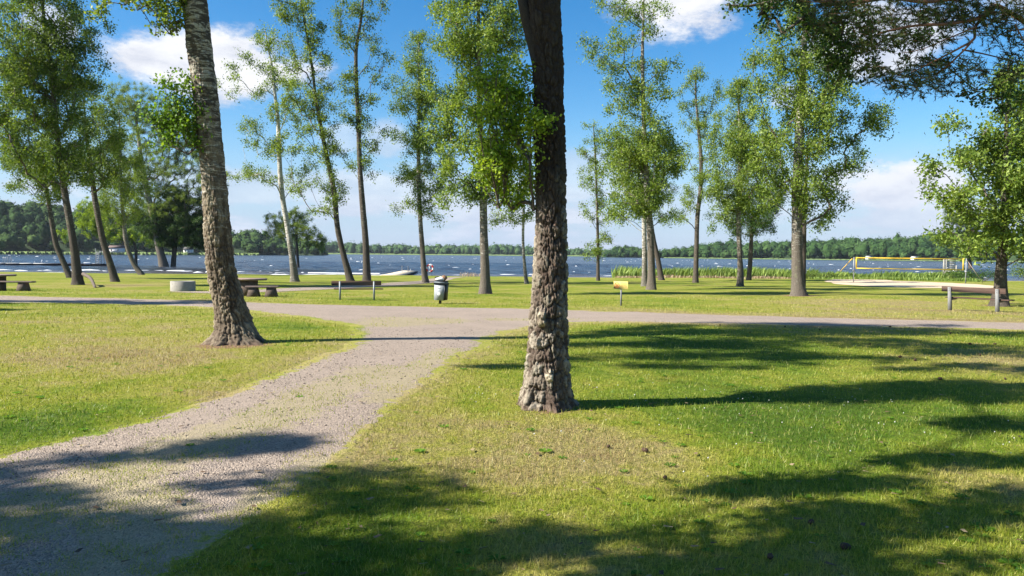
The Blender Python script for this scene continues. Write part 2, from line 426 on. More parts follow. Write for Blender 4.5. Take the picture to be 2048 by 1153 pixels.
def mat_water():
    m, t, out = newmat('lake_water')
    p = t.pos(); y = t.xyz(p)[1]
    n1 = t.noise(t.mapping(p, (1, .8, 1), rot=(0, 0, .3)), .9, 6, .68); n2 = t.noise(t.mapping(p, (1, 1, 1), rot=(0, 0, -.4)), .22, 5, .6); lg = t.noise(t.mapping(p, (.5, 1.6, 1)), .012, 4, .6)
    c = t.mix(t.sstep(y, 101, 125), (.11, .092, .082), (.034, .038, .046))
    c = t.mix(t.math('MULTIPLY', t.sstep(lg, .4, .65), .5), c, (.012, .016, .028))
    h = t.math('ADD', t.math('MULTIPLY', n1, .35), n2)
    pbr(t, out, c, .22, t.bump(h, 1.0, 1.6), .34); return m
def mat_forest(name, a, b, c_):
    m, t, out = newmat(name)
    p = t.pos(); n = t.noise(p, .45, 6, .72); n2 = t.noise(p, .11, 3, .6); r = t.attr('tint')
    f = t.math('ADD', t.math('MULTIPLY', r, .55), t.math('ADD', t.math('MULTIPLY', n, .35), t.math('MULTIPLY', n2, .15)))
    c = t.ramp(f, [(.22, a), (.5, b), (.82, c_)])
    pbr(t, out, c, .9, t.bump(n, 1.0, 2.5), .1); return m

M_GROUND = mat_ground(); M_BLADE = mat_blade(); M_GRAVEL = mat_gravel(); M_STONE = mat_stone(); M_WATER = mat_water()
M_LEAF = mat_leaf('birch_leaf', (.042, .082, .014), (.14, .215, .030), (.32, .40, .085))
M_LEAFY = mat_leaf('alder_leaf', (.030, .064, .014), (.096, .16, .026), (.22, .29, .06))
M_LEAFM = mat_leaf('mid_leaf', (.03, .08, .012), (.09, .18, .018), (.22, .34, .035), .45)
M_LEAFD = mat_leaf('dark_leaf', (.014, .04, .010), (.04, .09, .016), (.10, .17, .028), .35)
M_LEAFB = mat_leaf('bright_leaf', (.06, .13, .012), (.18, .28, .024), (.36, .46, .06), .48)
M_NEEDLE = mat_leaf('pine_needle', (.022, .05, .016), (.065, .11, .032), (.16, .20, .055), .2, .5)
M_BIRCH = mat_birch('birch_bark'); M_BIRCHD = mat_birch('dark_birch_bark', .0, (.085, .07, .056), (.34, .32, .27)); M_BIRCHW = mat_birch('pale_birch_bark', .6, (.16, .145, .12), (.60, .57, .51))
M_TWIG = simple('twig_bark', (.12, .095, .075), .9, .3, 14); M_PINEB = simple('pine_branch_bark', (.20, .095, .055), .9, .35, 10)
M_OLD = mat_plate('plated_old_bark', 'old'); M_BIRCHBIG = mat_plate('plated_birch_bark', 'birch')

# ------------------------------------------------------------------ path outlines (photo pixels -> ground)
def gpoly(pts): return np.array([ground(*p)[:2] for p in pts])
UP = [(-160, 590), (0, 591), (200, 596), (400, 601), (600, 608), (800, 613), (1040, 617), (1140, 620), (1300, 625), (1500, 631), (1700, 636), (2048, 645), (2300, 652)]
LOR = [(2300, 672), (2048, 663), (1800, 657), (1600, 653), (1400, 649), (1250, 645), (1140, 648), (1080, 655), (1030, 670), (990, 695), (940, 722), (885, 760), (830, 800), (790, 845), (740, 890), (690, 930), (620, 990), (540, 1050), (460, 1105), (400, 1153)]
TAIL = [(-1.75, 2.6), (-2.0, 0.5), (-2.4, -4.0), (-5.8, -4.0), (-5.0, 1.0), (-4.5, 4.0)]
LOL = [(0, 905), (150, 868), (300, 832), (400, 798), (480, 766), (560, 735), (640, 704), (688, 680), (695, 662), (660, 647), (600, 637), (500, 625), (430, 618), (300, 612), (150, 608), (0, 607), (-160, 606)]
PATH = np.concatenate([gpoly(UP), gpoly(LOR), np.array(TAIL), gpoly(LOL)])
def densify(P, step, amp, seed, closed=True, freq=1.3):
    out = []
    n = len(P)
    for i in range(n if closed else n - 1):
        a, b = P[i], P[(i + 1) % n]; k = max(1, int(np.linalg.norm(b - a) / step))
        for j in range(k): out.append(a + (b - a) * j / k)
    Q = np.array(out); q3 = np.column_stack([Q, np.zeros(len(Q))])
    near = np.clip(Q[:, 1:2] / 12.0, .5, 1.6)
    off = np.column_stack([fbm(q3 * freq, 4, seed), fbm(q3 * freq + 31, 4, seed + 9)]) * amp * near
    return Q + off
def inside(P, x, y):
    r = np.zeros(np.shape(x), bool); n = len(P); j = n - 1
    for i in range(n):
        xi, yi = P[i]; xj, yj = P[j]
        c = ((yi > y) != (yj > y)) & (x < (xj - xi) * (y - yi) / (yj - yi + 1e-12) + xi); r ^= c; j = i
    return r
def edge_dist(P, x, y):
    d = np.full(np.shape(x), 1e9); n = len(P)
    for i in range(n):
        a = P[i]; b = P[(i + 1) % n]; ab = b - a; L = ab @ ab + 1e-9
        t = np.clip(((x - a[0]) * ab[0] + (y - a[1]) * ab[1]) / L, 0, 1)
        d = np.minimum(d, np.hypot(x - a[0] - t * ab[0], y - a[1] - t * ab[1]))
    return d
# green strips growing in the track, photo pixels (centre line, half width m)
GREEN = [([(880, 642), (760, 650), (800, 640)], .9), ([(760, 740), (640, 790), (560, 830), (440, 870), (330, 915), (150, 985), (-60, 1080)], .42), ([(1000, 640), (1130, 640)], .5),
         ([(900, 700), (830, 740), (760, 800)], .25), ([(60, 880), (180, 850)], .3), ([(650, 930), (560, 1000), (470, 1080)], .3), ([(250, 1000), (300, 1090), (200, 1150)], .35)]
def green_at(x, y):
    g = np.zeros(np.shape(x))
    for pts, w in GREEN:
        P = gpoly(pts); d = np.full(np.shape(x), 1e9)
        for i in range(len(P) - 1):
            a = P[i]; b = P[i + 1]; ab = b - a; t = np.clip(((x - a[0]) * ab[0] + (y - a[1]) * ab[1]) / (ab @ ab), 0, 1)
            d = np.minimum(d, np.hypot(x - a[0] - t * ab[0], y - a[1] - t * ab[1]))
        g = np.maximum(g, 1 - sm(d, w * .4, w * 1.7))
    return g
DRY = [((150, 700), 2.6, .6), ((330, 720), 1.6, .45), ((1130, 860), .9, .35), ((1000, 960), .7, .7), ((1280, 900), .9, .8), ((1550, 640), 5, .6), ((1900, 625), 4, .8), ((1750, 605), 6, .6), ((100, 640), 3, .5), ((2000, 720), 1.5, .8),
       ((620, 590), 6, .1), ((1960, 960), .6, .9), ((1150, 1120), .5, .8), ((480, 800), .5, .6), ((900, 860), .5, .6), ((250, 570), 5, .5)]
FRESH = [((1500, 860), 1.4, .8), ((150, 850), .8, 1.0), ((620, 655), 1.4, .7), ((1700, 820), 1.5, .5), ((700, 1080), .7, .8), ((1450, 690), 3, .8), ((920, 790), .4, .7), ((600, 700), .8, .4), ((1250, 1050), .5, .6), ((1750, 970), .7, .5)]
def dry_at(x, y):
    g = np.zeros(np.shape(x))
    for (c, r, s) in DRY: p = ground(*c); g += s * np.exp(-((x - p[0]) ** 2 + (y - p[1]) ** 2) / (r * r))
    for (c, r, s) in FRESH: p = ground(*c); g -= s * np.exp(-((x - p[0]) ** 2 + (y - p[1]) ** 2) / (r * r))
    # yellowed rim along the track
    g += .55 * np.exp(-(edge_dist(PATH, x, y) / .45) ** 2)
    return np.clip(g, -1.1, 1.3)
BARE = [((470, 690), .75), ((1090, 815), .36), ((1597, 592), 1.2), ((970, 588), .7), ((2000, 612), 1.0), ((157, 569), .9)]
def bare_at(x, y):
    g = np.zeros(np.shape(x))
    for c, r in BARE: p = ground(*c); g = np.maximum(g, np.exp(-((x - p[0]) ** 2 + (y - p[1]) ** 2) / (r * r)))
    return g

# ------------------------------------------------------------------ ground, path, sand
def lines(*segs):
    out = []
    for a, b, s in segs: out += list(np.arange(a, b, s))
    out.append(segs[-1][1]); return np.array(out)
gx = lines((-260, -60, 8), (-60, -16, 1.5), (-16, 16, .4), (16, 60, 1.5), (60, 260, 8)); gy = lines((-60, 2, 2), (2, 24, .4), (24, 60, 1.2), (60, 110, 1.5), (110, 420, 15))
X, Y = np.meshgrid(gx, gy); Z = zf(X, Y); nx, ny = len(gx), len(gy)
idx = np.arange(nx * ny).reshape(ny, nx)
gq = np.stack([idx[:-1, :-1], idx[:-1, 1:], idx[1:, 1:], idx[1:, :-1]], -1).reshape(-1, 4)
me = npmesh('ground', np.column_stack([X.ravel(), Y.ravel(), Z.ravel()]), gq, {'dry': dry_at(X.ravel(), Y.ravel()), 'bare': bare_at(X.ravel(), Y.ravel())}, smooth=True)
tag(link('ground', me, M_GROUND), 'mown lawn sloping from the gravel track to the lake shore', kind='structure')

def sheet(name, P, mat, lift, step, attrs=None, amp=.1, ostep=.12, freq=1.3, bulge=None):
    Q = densify(P, ostep, amp, 5, freq=freq)
    lo, hi = Q.min(0), Q.max(0); gxs = np.arange(lo[0], hi[0], step); gys = np.arange(lo[1], hi[1], step)
    A, B = np.meshgrid(gxs, gys); A = A.ravel() + .13 * step; B = B.ravel() + .17 * step
    k = inside(Q, A, B); A, B = A[k], B[k]; k = edge_dist(P, A, B) > step * .3; A, B = A[k], B[k]
    pts = [Vector(p) for p in Q.tolist()] + [Vector((a, b)) for a, b in zip(A, B)]
    edges = [(i, (i + 1) % len(Q)) for i in range(len(Q))]
    v, e, f, *_ = delaunay_2d_cdt(pts, edges, [list(range(len(Q)))], 1, 1e-5)
    v = np.array([[p[0], p[1]] for p in v]); z = zf(v[:, 0], v[:, 1]) + lift
    if bulge is not None: z = z + bulge(Q, v[:, 0], v[:, 1])
    tr = np.array([list(q) for q in f if len(q) == 3])
    a2 = v[tr]; cr = (a2[:, 1, 0] - a2[:, 0, 0]) * (a2[:, 2, 1] - a2[:, 0, 1]) - (a2[:, 1, 1] - a2[:, 0, 1]) * (a2[:, 2, 0] - a2[:, 0, 0])
    tr = tr[cr > 1e-9] if (cr > 0).mean() > .5 else tr[:, ::-1][cr < -1e-9]
    me = npmesh(name, np.column_stack([v, z]), tr, {k_: (fn(Q, v[:, 0], v[:, 1]) if k_ == 'edge' else fn(v[:, 0], v[:, 1])) for k_, fn in (attrs or {}).items()}, smooth=True)
    return link(name, me, mat), Q
po, PATHN = sheet('gravel_path', PATH, M_GRAVEL, .008, .18, {'green': green_at, 'edge': lambda Q, x, y: np.exp(-(edge_dist(Q, x, y) / np.clip(y * .035, .2, .5)) ** 2), 'dry': dry_at}, amp=.2, bulge=lambda Q, x, y: -.016 * np.exp(-(edge_dist(Q, x, y) / .16)))
tag(po, 'grey gravel track curving in from the lower left to join the cross path', kind='structure')
FOOT = gpoly([(330, 584), (480, 583), (600, 576), (660, 573), (760, 568), (840, 562), (880, 556), (930, 555), (905, 559), (860, 567), (790, 572), (680, 578), (560, 584), (430, 588)])
o, FOOTN = sheet('gravel_footpath', FOOT, M_GRAVEL, .012, .8, {'green': lambda x, y: np.full(np.shape(x), .35), 'edge': lambda Q, x, y: np.zeros(np.shape(x)), 'dry': lambda x, y: np.zeros(np.shape(x))}, amp=.12, ostep=.5, freq=.5)
tag(o, 'thin gravel footpath across the lawn towards the jetty', kind='structure')
M_SAND = simple('court_sand', (.52, .40, .27), .95, .12, .8, .5, .05)
SANDP = gpoly([(1648, 563), (1720, 561.5), (1800, 563), (1900, 566.5), (1960, 570), (1996, 574), (1985, 577), (1900, 577.5), (1800, 575.5), (1730, 573), (1670, 569)])
o, SANDN = sheet('sand', SANDP, M_SAND, .02, 1.0, amp=.25, ostep=.5, freq=.5)
tag(o, 'pale sand court under the volleyball net', kind='structure')
M_BEACH = simple('beach_sand', (.38, .27, .17), .95, .3, .5, .5, .05)
BE = np.array([(-120, 96.4), (-60, 96.6), (-30, 97), (0, 97.4), (20, 97.6), (60, 97.5), (120, 97.6), (120, 101), (60, 101), (0, 101), (-60, 101), (-120, 101)], float)
o, _ = sheet('beach', BE, M_BEACH, .02, 1.5, amp=.5, ostep=1.0, freq=.12)
tag(o, 'narrow brown beach between the lawn and the waves', kind='structure')

# ------------------------------------------------------------------ grass blades, stones, clover
def fan(n, d0, d1, p, margin=.80):
    """points in front of the camera, density falling as 1/d^p"""
    u = rng.random(n); q = 2 - p
    d = (d0 ** q + u * (d1 ** q - d0 ** q)) ** (1 / q) if abs(q) > 1e-6 else d0 * (d1 / d0) ** u
    x = (rng.random(n) * 2 - 1) * (margin * d + 1.5); return x, d
def grass(n, d0, d1, p, h0, w0, wexp):
    x, y = fan(n, d0, d1, p)
    inp = inside(PATHN, x, y); ed = edge_dist(PATH, x, y); g = green_at(x, y)
    nz = fbm(np.column_stack([x, y, 0 * x]) * 2.2, 4, 3) * .5 + .5; nf = fbm(np.column_stack([x, y, 0 * x]) * 7, 2, 13) * .5 + .5
    pin = np.clip((g * .8 - .05) * sm(nz + nf * .8, .75, 1.1), 0, .9) + .85 * np.exp(-(ed / .3) ** 2) * sm(nz * .5 + nf * .5, .35, .6)
    keep = np.where(inp, rng.random(n) < pin, rng.random(n) < (.55 + .45 * sm(nz, .25, .5)))
    keep &= rng.random(n) > .85 * bare_at(x, y)
    keep &= ~inside(FOOTN, x, y)
    x, y, inp = x[keep], y[keep], inp[keep]; n = len(x); nz = nz[keep]
    L = h0 * (.55 + .9 * rng.random(n)) * (.75 + .6 * nz) * np.where(inp, .62, 1); L *= np.where(rng.random(n) < .02, 1.7, 1)
    w = w0 * (y / 4) ** wexp * (.7 + .6 * rng.random(n)); L = L * np.clip((y / 8) ** .3, 1, 1.5)
    a = rng.random(n) * 2 * np.pi; lean = np.abs(rng.normal(0, .55, n)) + .15; lean = np.clip(lean, 0, 1.35)
    b = rng.random(n) * 2 * np.pi
    base = np.column_stack([x, y, zf(x, y) - .002 + np.where(inp, .008, 0)])
    side = np.column_stack([np.cos(b), np.sin(b), 0 * b]) * (w / 2)[:, None]
    dirv = np.column_stack([np.sin(lean) * np.cos(a), np.sin(lean) * np.sin(a), np.cos(lean)])
    tip = base + dirv * L[:, None]
    V = np.stack([base - side, base + side, tip], 1).reshape(-1, 3)
    Fc = np.arange(3 * n).reshape(-1, 3); dr = dry_at(x, y)
    me = npmesh('grass', V, Fc, {'dry': np.repeat(dr, 3)}, fattrs={'tint': rng.random(n)})
    return me
o = link('lawn_grass', grass(330000, 3.1, 40, 2.7, .034, .0046, .85), M_BLADE)
tag(o, 'short mown grass blades of the lawn', 'grass', kind='stuff')

def stones():
    n = 70000; x, y = fan(n, 3.1, 17, 2.6, .85)
    inp = inside(PATHN, x, y) & (edge_dist(PATH, x, y) > .06 * rng.random(n)); x, y = x[inp], y[inp]
    k = rng.random(len(x)) > .7 * green_at(x, y); x, y = x[k], y[k]; n = len(x)
    s = (.0026 + .0055 * rng.random(n) ** 3.5) * np.clip(y / 5, .8, 2.0)
    O = np.array([[1, 0, 0], [-1, 0, 0], [0, 1, 0], [0, -1, 0], [0, 0, 1], [0, 0, -.6]], float)
    T = np.array([[0, 2, 4], [2, 1, 4], [1, 3, 4], [3, 0, 4], [2, 0, 5], [1, 2, 5], [3, 1, 5], [0, 3, 5]])
    a = rng.random(n) * 6.283; ca, sa = np.cos(a), np.sin(a); sc = .6 + .8 * rng.random((n, 3)); sc[:, 2] *= .65
    P = O[None] * (1 + .35 * (rng.random((n, 6, 1)) - .5)) * sc[:, None, :] * s[:, None, None]
    Xr = P[..., 0] * ca[:, None] - P[..., 1] * sa[:, None]; Yr = P[..., 0] * sa[:, None] + P[..., 1] * ca[:, None]
    V = np.stack([Xr + x[:, None], Yr + y[:, None], P[..., 2] + (zf(x, y) + .010 + s * .15)[:, None]], -1).reshape(-1, 3)
    Fc = (T[None] + (np.arange(n) * 6)[:, None, None]).reshape(-1, 3)
    return npmesh('stones', V, Fc, fattrs={'tint': np.repeat(rng.random(n), 8)})
tag(link('gravel_stones', stones(), M_STONE), 'loose grey gravel stones lying on the track', 'gravel', kind='stuff')

def clover():
    n = 9000; x, y = fan(n, 4, 22, 2.2, .75); nz = fbm(np.column_stack([x, y, 0 * x]) * .6, 3, 77) * .5 + .5
    p = ground(1640, 800); w = np.exp(-(((x - p[0]) / 3.2) ** 2 + ((y - p[1]) / 1.8) ** 2)); p2 = ground(90, 680); w = np.maximum(w, .5 * np.exp(-(((x - p2[0]) / 2.0) ** 2 + ((y - p2[1]) / 2.0) ** 2)))
    k = (rng.random(n) < (.006 + .22 * w) * sm(nz, .4, .7)) & ~inside(PATHN, x, y); x, y = x[k], y[k]; n = len(x)
    s = .005 + .004 * rng.random(n); z = zf(x, y) + .022 + .03 * rng.random(n)
    O = np.array([[1, 0, 0], [-1, 0, 0], [0, 1, 0], [0, -1, 0], [0, 0, 1], [0, 0, -1]], float)
    T = np.array([[0, 2, 4], [2, 1, 4], [1, 3, 4], [3, 0, 4], [2, 0, 5], [1, 2, 5], [3, 1, 5], [0, 3, 5]])
    V = (O[None] * s[:, None, None] + np.column_stack([x, y, z])[:, None, :]).reshape(-1, 3)
    return npmesh('clover', V, (T[None] + (np.arange(n) * 6)[:, None, None]).reshape(-1, 3))
tag(link('clover_flowers', clover(), simple('clover_white', (.48, .47, .42), .8, .1)), 'white clover heads dotted over the lawn', 'flowers', kind='stuff')

def weeds():
    """flat rosettes of broad leaves in the turf"""
    V = []; n = 260; x, y = fan(n, 3.6, 14, 2.2, .75); cells = []
    k = ~inside(PATHN, x, y) | (rng.random(n) < .15); x, y = x[k], y[k]; i0 = 0; tint = []
    for a, b in zip(x, y):
        m = rng.integers(5, 9); z = float(zf(a, b)) + .006; L = .03 + .035 * rng.random(); ph = rng.random() * 6.28
        for j in range(m):
            t = ph + j * 6.283 / m + rng.normal(0, .15); d = np.array([math.cos(t), math.sin(t), 0]); s = np.array([-d[1], d[0], 0]) * L * .2; up = np.array([0, 0, 1.0])
            c = np.array([a, b, z]); V += [c, c + d * L * .55 + s + up * L * .3, c + d * L + up * L * .22, c + d * L * .55 - s + up * L * .3]; cells.append([i0, i0 + 1, i0 + 2, i0 + 3]); i0 += 4; tint.append(rng.random())
    return npmesh('weeds', np.array(V), np.array(cells), fattrs={'tint': tint})
tag(link('lawn_weeds', weeds(), mat_leaf('weed_leaf', (.05, .13, .014), (.10, .22, .022), (.17, .31, .035))), 'broad-leaved weed rosettes scattered in the turf', 'weeds', kind='stuff')

# ------------------------------------------------------------------ trees
def tubes(A, B, ra, rb, n):
    m = len(A); D = B - A; D = D / (np.linalg.norm(D, axis=1, keepdims=True) + 1e-9)
    ref = np.where(np.abs(D[:, 2:3]) < .9, np.array([[0, 0, 1.0]]), np.array([[1.0, 0, 0]]))
    U = np.cross(D, ref); U /= np.linalg.norm(U, axis=1, keepdims=True) + 1e-9; W = np.cross(D, U)
    a = np.arange(n) * 2 * np.pi / n; c, s = np.cos(a), np.sin(a)
    off = U[:, None, :] * c[None, :, None] + W[:, None, :] * s[None, :, None]
    V = np.concatenate([A[:, None, :] + off * ra[:, None, None], B[:, None, :] + off * rb[:, None, None]], 1).reshape(-1, 3)
    k = np.arange(n); q = np.stack([k, (k + 1) % n, n + (k + 1) % n, n + k], 1)
    return V, (q[None] + (np.arange(m) * 2 * n)[:, None, None]).reshape(-1, 4)
def leaf_quads(C, size, rg, droop=.0, aspect=.62, tri=False):
    n = len(C)
    d = rg.normal(size=(n, 3)); d[:, 2] -= droop; d /= np.linalg.norm(d, axis=1, keepdims=True)
    s = np.cross(d, rg.normal(size=(n, 3))); s /= np.linalg.norm(s, axis=1, keepdims=True) + 1e-9
    L = (size * (.6 + .8 * rg.random(n)))[:, None]
    if tri:
        V = np.stack([C - d * L * .5 + s * L * aspect * .3, C + d * L * .5, C - d * L * .3 - s * L * aspect * .55], 1).reshape(-1, 3)
        return V, np.arange(3 * n).reshape(-1, 3)
    V = np.stack([C - d * L * .5, C + s * L * aspect * .5, C + d * L * .5, C - s * L * aspect * .5], 1).reshape(-1, 3)
    return V, np.arange(4 * n).reshape(-1, 4)
def catmull(P, k):
    P = np.array(P, float); out = []
    Q = np.vstack([2 * P[0] - P[1], P, 2 * P[-1] - P[-2]])
    for i in range(1, len(Q) - 2):
        for j in range(k):
            t = j / k; out.append(.5 * ((2 * Q[i]) + (-Q[i - 1] + Q[i + 1]) * t + (2 * Q[i - 1] - 5 * Q[i] + 4 * Q[i + 1] - Q[i + 2]) * t * t + (-Q[i - 1] + 3 * Q[i] - 3 * Q[i + 1] + Q[i + 2]) * t ** 3))
    out.append(P[-1]); return np.array(out)
def trunk_mesh(C, Rr, nseg, seed, rough=.10, flare=True):
    """tapered round trunk with lumps; C points, Rr radii"""
    n = len(C); a = np.arange(nseg) * 2 * np.pi / nseg; hgt = C[:, 2] - C[0, 2]
    Tn = np.gradient(C, axis=0); Tn /= np.linalg.norm(Tn, axis=1, keepdims=True)
    U = np.cross(Tn, [0, 1.0, 0]); U /= np.linalg.norm(U, axis=1, keepdims=True); W = np.cross(Tn, U)
    rr = Rr[:, None] * np.ones(nseg)[None]
    if flare: rr = rr * (1 + .28 * np.exp(-hgt / .3)[:, None] * (1 + .5 * np.sin(a * 3 + seed) + .3 * np.sin(a * 5 + seed * 2))[None])
    q = np.stack([np.cos(a)[None] * 2.2 + 0 * hgt[:, None], np.sin(a)[None] * 2.2 + 0 * hgt[:, None], hgt[:, None] * 2.2 + 0 * a[None]], -1)
    rr = rr * (1 + rough * fbm(q * 1.5, 3, seed))
    V = C[:, None, :] + rr[..., None] * (np.cos(a)[None, :, None] * U[:, None, :] + np.sin(a)[None, :, None] * W[:, None, :])
    i = np.arange(n - 1)[:, None] * nseg; k = np.arange(nseg)[None]
    Q = np.stack([i + k, i + (k + 1) % nseg, i + nseg + (k + 1) % nseg, i + nseg + k], -1).reshape(-1, 4)
    return V.reshape(-1, 3), Q

def make_tree(name, label, cat, C, Rr, clumps, mats, seed, leaf=.09, per=34, tips=6, crad=.6, droop=.5, group=None, nseg=14, build_trunk=True, extra_start=None, up=.55, twig_r=.004, trunk_obj=None, spread=(.18, .18, .18), fork=1.0):
    """C trunk points (world), Rr radii, clumps (n,4) world centres + radius"""
    rg = np.random.default_rng(seed); base = C[0].copy()
    root = empty(name, base); tag(root, label, cat, group)
    mt, mb, ml = mats
    if build_trunk:
        V, Q = trunk_mesh(C, Rr, nseg, seed); link('trunk', npmesh('trunk', V - base, Q, smooth=True), mt, root)
    # skeleton
    nodes = [c for c in C]; par = [-1] + list(range(len(C) - 1)); trunk_n = len(C)
    rt = list(Rr)
    order = np.argsort([np.min(np.linalg.norm(C - c[:3], axis=1)) for c in clumps]) if len(clumps) else []
    tipsA = []
    NA = np.array(nodes)
    for oi in order:
        c = clumps[oi][:3]; cr = clumps[oi][3]
        d = NA - c; dist = np.linalg.norm(d, axis=1); hor = np.hypot(d[:, 0], d[:, 1])
        pen = np.maximum(0, NA[:, 2] - (c[2] - up * hor)) * 2.2 + np.maximum(0, (C[0, 2] + 1.6) - NA[:, 2]) * 3
        k = int(np.argmin(dist * fork + pen)); L = dist[k]; st = max(2, int(L / .55)); p0 = NA[k]; prev = k
        mid = (p0 + c) / 2 + np.array([0, 0, .12 * L]) + rg.normal(0, .07 * L, 3); new = []
        for j in range(1, st + 1):
            t = j / st; p = (1 - t) ** 2 * p0 + 2 * t * (1 - t) * mid + t * t * c + (rg.normal(0, .05, 3) if j < st else 0)
            new.append(p); par.append(prev); prev = len(NA) + len(new) - 1
        NA = np.vstack([NA, new]); cidx = len(NA) - 1
        tn = []
        for j in range(tips):
            v = rg.normal(0, 1, 3); v[2] = v[2] * .7 - .15 * droop; v /= np.linalg.norm(v); tp = c + v * cr * (.45 + .65 * rg.random()); tn.append(tp); par.append(cidx)
            tipsA.append((c, tp))
        NA = np.vstack([NA, tn])
    n = len(NA); par = np.array(par); cnt = np.zeros(n); child = np.zeros(n, int)
    for i in range(n):
        if par[i] >= 0: child[par[i]] += 1
    cnt[child == 0] = 1
    for i in range(n - 1, 0, -1):
        cnt[par[i]] += cnt[i]
    r = twig_r * np.maximum(cnt, 1) ** .52
    ids = np.arange(trunk_n, n)
    if len(ids):
        A = NA[par[ids]]; B = NA[ids]; ra = np.minimum(r[ids] * 1.12, .8 * np.interp(A[:, 2], C[:, 2], Rr)); rb = r[ids]
        # every limb leaving the trunk is a piece of its own; the thin rest stays together
        org = np.arange(n)
        for i in range(trunk_n, n): org[i] = org[par[i]] if par[i] >= trunk_n else i
        lid = org[ids]; u_, c_ = np.unique(lid, return_counts=True); top_ = set(u_[np.argsort(-c_)][:7].tolist()); main = np.array([q in top_ for q in lid])
        groups = [('limb', lid == q) for q in top_] + ([('branches', ~main)] if (~main).any() else [])
        for nm_, gs in groups:
            mb_ = MB(); big = (rb > .02) & gs; sml = (rb <= .02) & gs
            for sel, ns in ((big, 6), (sml, 3)):
                if sel.any():
                    V, Q = tubes(A[sel] - base, B[sel] - base, ra[sel], rb[sel], ns); mb_.add(V, Q)
            bo = mb_.build(nm_, mb, root)
            if nm_ == 'branches': bo['kind'] = 'stuff'
        # leaves along the twigs
        Lc = []
        S = np.array([a for a, b in tipsA]); E = np.array([b for a, b in tipsA])
        m = per; t = rg.random((len(S), m)) ** .6 * 1.15; P = S[:, None] * (1 - t[..., None]) + E[:, None] * t[..., None]
        P = P + rg.normal(0, 1, P.shape) * np.array(spread)
        hang = rg.random(P.shape[:2]) ** 2 * droop * .55; P[..., 2] -= hang
        keep = rg.random(P.shape[:2]) < (.7 + .3 * rg.random((len(S), 1)))
        P = P[keep]
        V, Q = leaf_quads(P, leaf * 1.55, rg, droop * .8, .72, True)
        link('crown', npmesh('crown', V - base, Q, fattrs={'tint': np.clip(rg.normal(.5, .22, len(Q)), 0, 1)}), ml, root)
    return root

def clump_fill(ell, d, seed, k=5.0, crad=.55, depth=1.0):
    k = k * 1.12
    """ellipses in photo pixels at distance d -> clump centres in a rounded volume"""
    rg = np.random.default_rng(seed); out = []
    for e in ell:
        cx, cy, rx, ry = e[:4]; dens = e[4] if len(e) > 4 else 1.0
        c = at(cx, cy, d); wx, wz = rx * 1.13 * d / F, ry * 1.08 * d / F; n = max(2, int(k * wx * wz * dens))
        dep = min(max(wx * 1.0, .6), 3.2) * depth
        v = rg.normal(size=(n, 3)); v /= np.linalg.norm(v, axis=1, keepdims=True); v *= (rg.random((n, 1)) ** .42); far = rg.random(n) < .16; v[far, :2] *= (1.15 + .35 * rg.random((far.sum(), 1))); v[far, 2] *= .7
        P = c + v * np.array([wx, dep, wz]); P[:, 2] = np.maximum(P[:, 2], c[2] - wz)
        out.append(np.column_stack([P, crad * (.7 + .7 * rg.random(n))]))
    return np.concatenate(out)

def photo_tree(name, label, path, widths, ell, mats, seed, k=5.0, leaf=.085, per=34, tips=6, crad=.55, droop=.5, step=3, dy=0.0, base_d=None, group='lakeside trees on the lawn', cat='tree', up=.55, depth=1.0, fork=1.0, twig_r=.0052):
    b = ground(*path[0]) if base_d is None else at(*path[0], base_d)
    if base_d is not None: b[2] = zf(b[0], b[1])
    d = b[1]; pts = [b] + [at(x, y, d + dy * (path[0][1] - y) * d / F) for x, y in path[1:]]
    C = catmull(pts, 5); ts = np.linspace(0, len(widths) - 1, len(C)); Rr = np.interp(ts, range(len(widths)), widths) * d / F / 2 * .9
    # resample evenly
    s = np.concatenate([[0], np.cumsum(np.linalg.norm(np.diff(C, axis=0), axis=1))]); m = max(10, int(s[-1] / .35)); q = np.concatenate([np.linspace(0, .9, 7)[:-1], np.linspace(.9, s[-1], m)])
    C2 = np.column_stack([np.interp(q, s, C[:, i]) for i in range(3)]); R2 = np.interp(q, s, Rr)
    C2[0, 2] -= .08
    cl = clump_fill(ell, d, seed, k, crad, depth)
    # short leafy side shoots up the stem inside the crown
    rg = np.random.default_rng(seed + 500); zl = cl[:, 2].min() + .3; zh = min(C2[-1, 2], cl[:, 2].max()); ns = int(max(0, (zh - zl)) / .9); zz = zl + (zh - zl) * rg.random(ns); ax = np.column_stack([np.interp(zz, C2[:, 2], C2[:, i]) for i in range(2)] + [zz])
    nc_ = np.array([np.sum(np.hypot((cl[:, 0] - a[0]), (cl[:, 2] - a[2])) < 1.3) for a in ax]) if ns else np.zeros(0); ax = ax[nc_ > 2] if ns else ax
    if len(ax): cl = np.vstack([cl, np.column_stack([ax + rg.normal(0, .32, (len(ax), 3)) * [1, 1, .3] + [0, -.22, 0], crad * (.5 + .4 * rg.random(len(ax)))])])
    return make_tree(name, label, cat, C2, R2, cl, mats, seed, leaf=leaf, per=per, tips=tips, droop=droop, group=group, up=up, fork=fork, twig_r=twig_r)

BI = (M_BIRCH, M_TWIG, M_LEAF); BD = (M_BIRCHD, M_TWIG, M_LEAFY); BW = (M_BIRCHW, M_BIRCHW, M_LEAF); DK = (M_BIRCHD, M_TWIG, M_LEAFD)
BY = (M_BIRCHD, M_TWIG, M_LEAF)
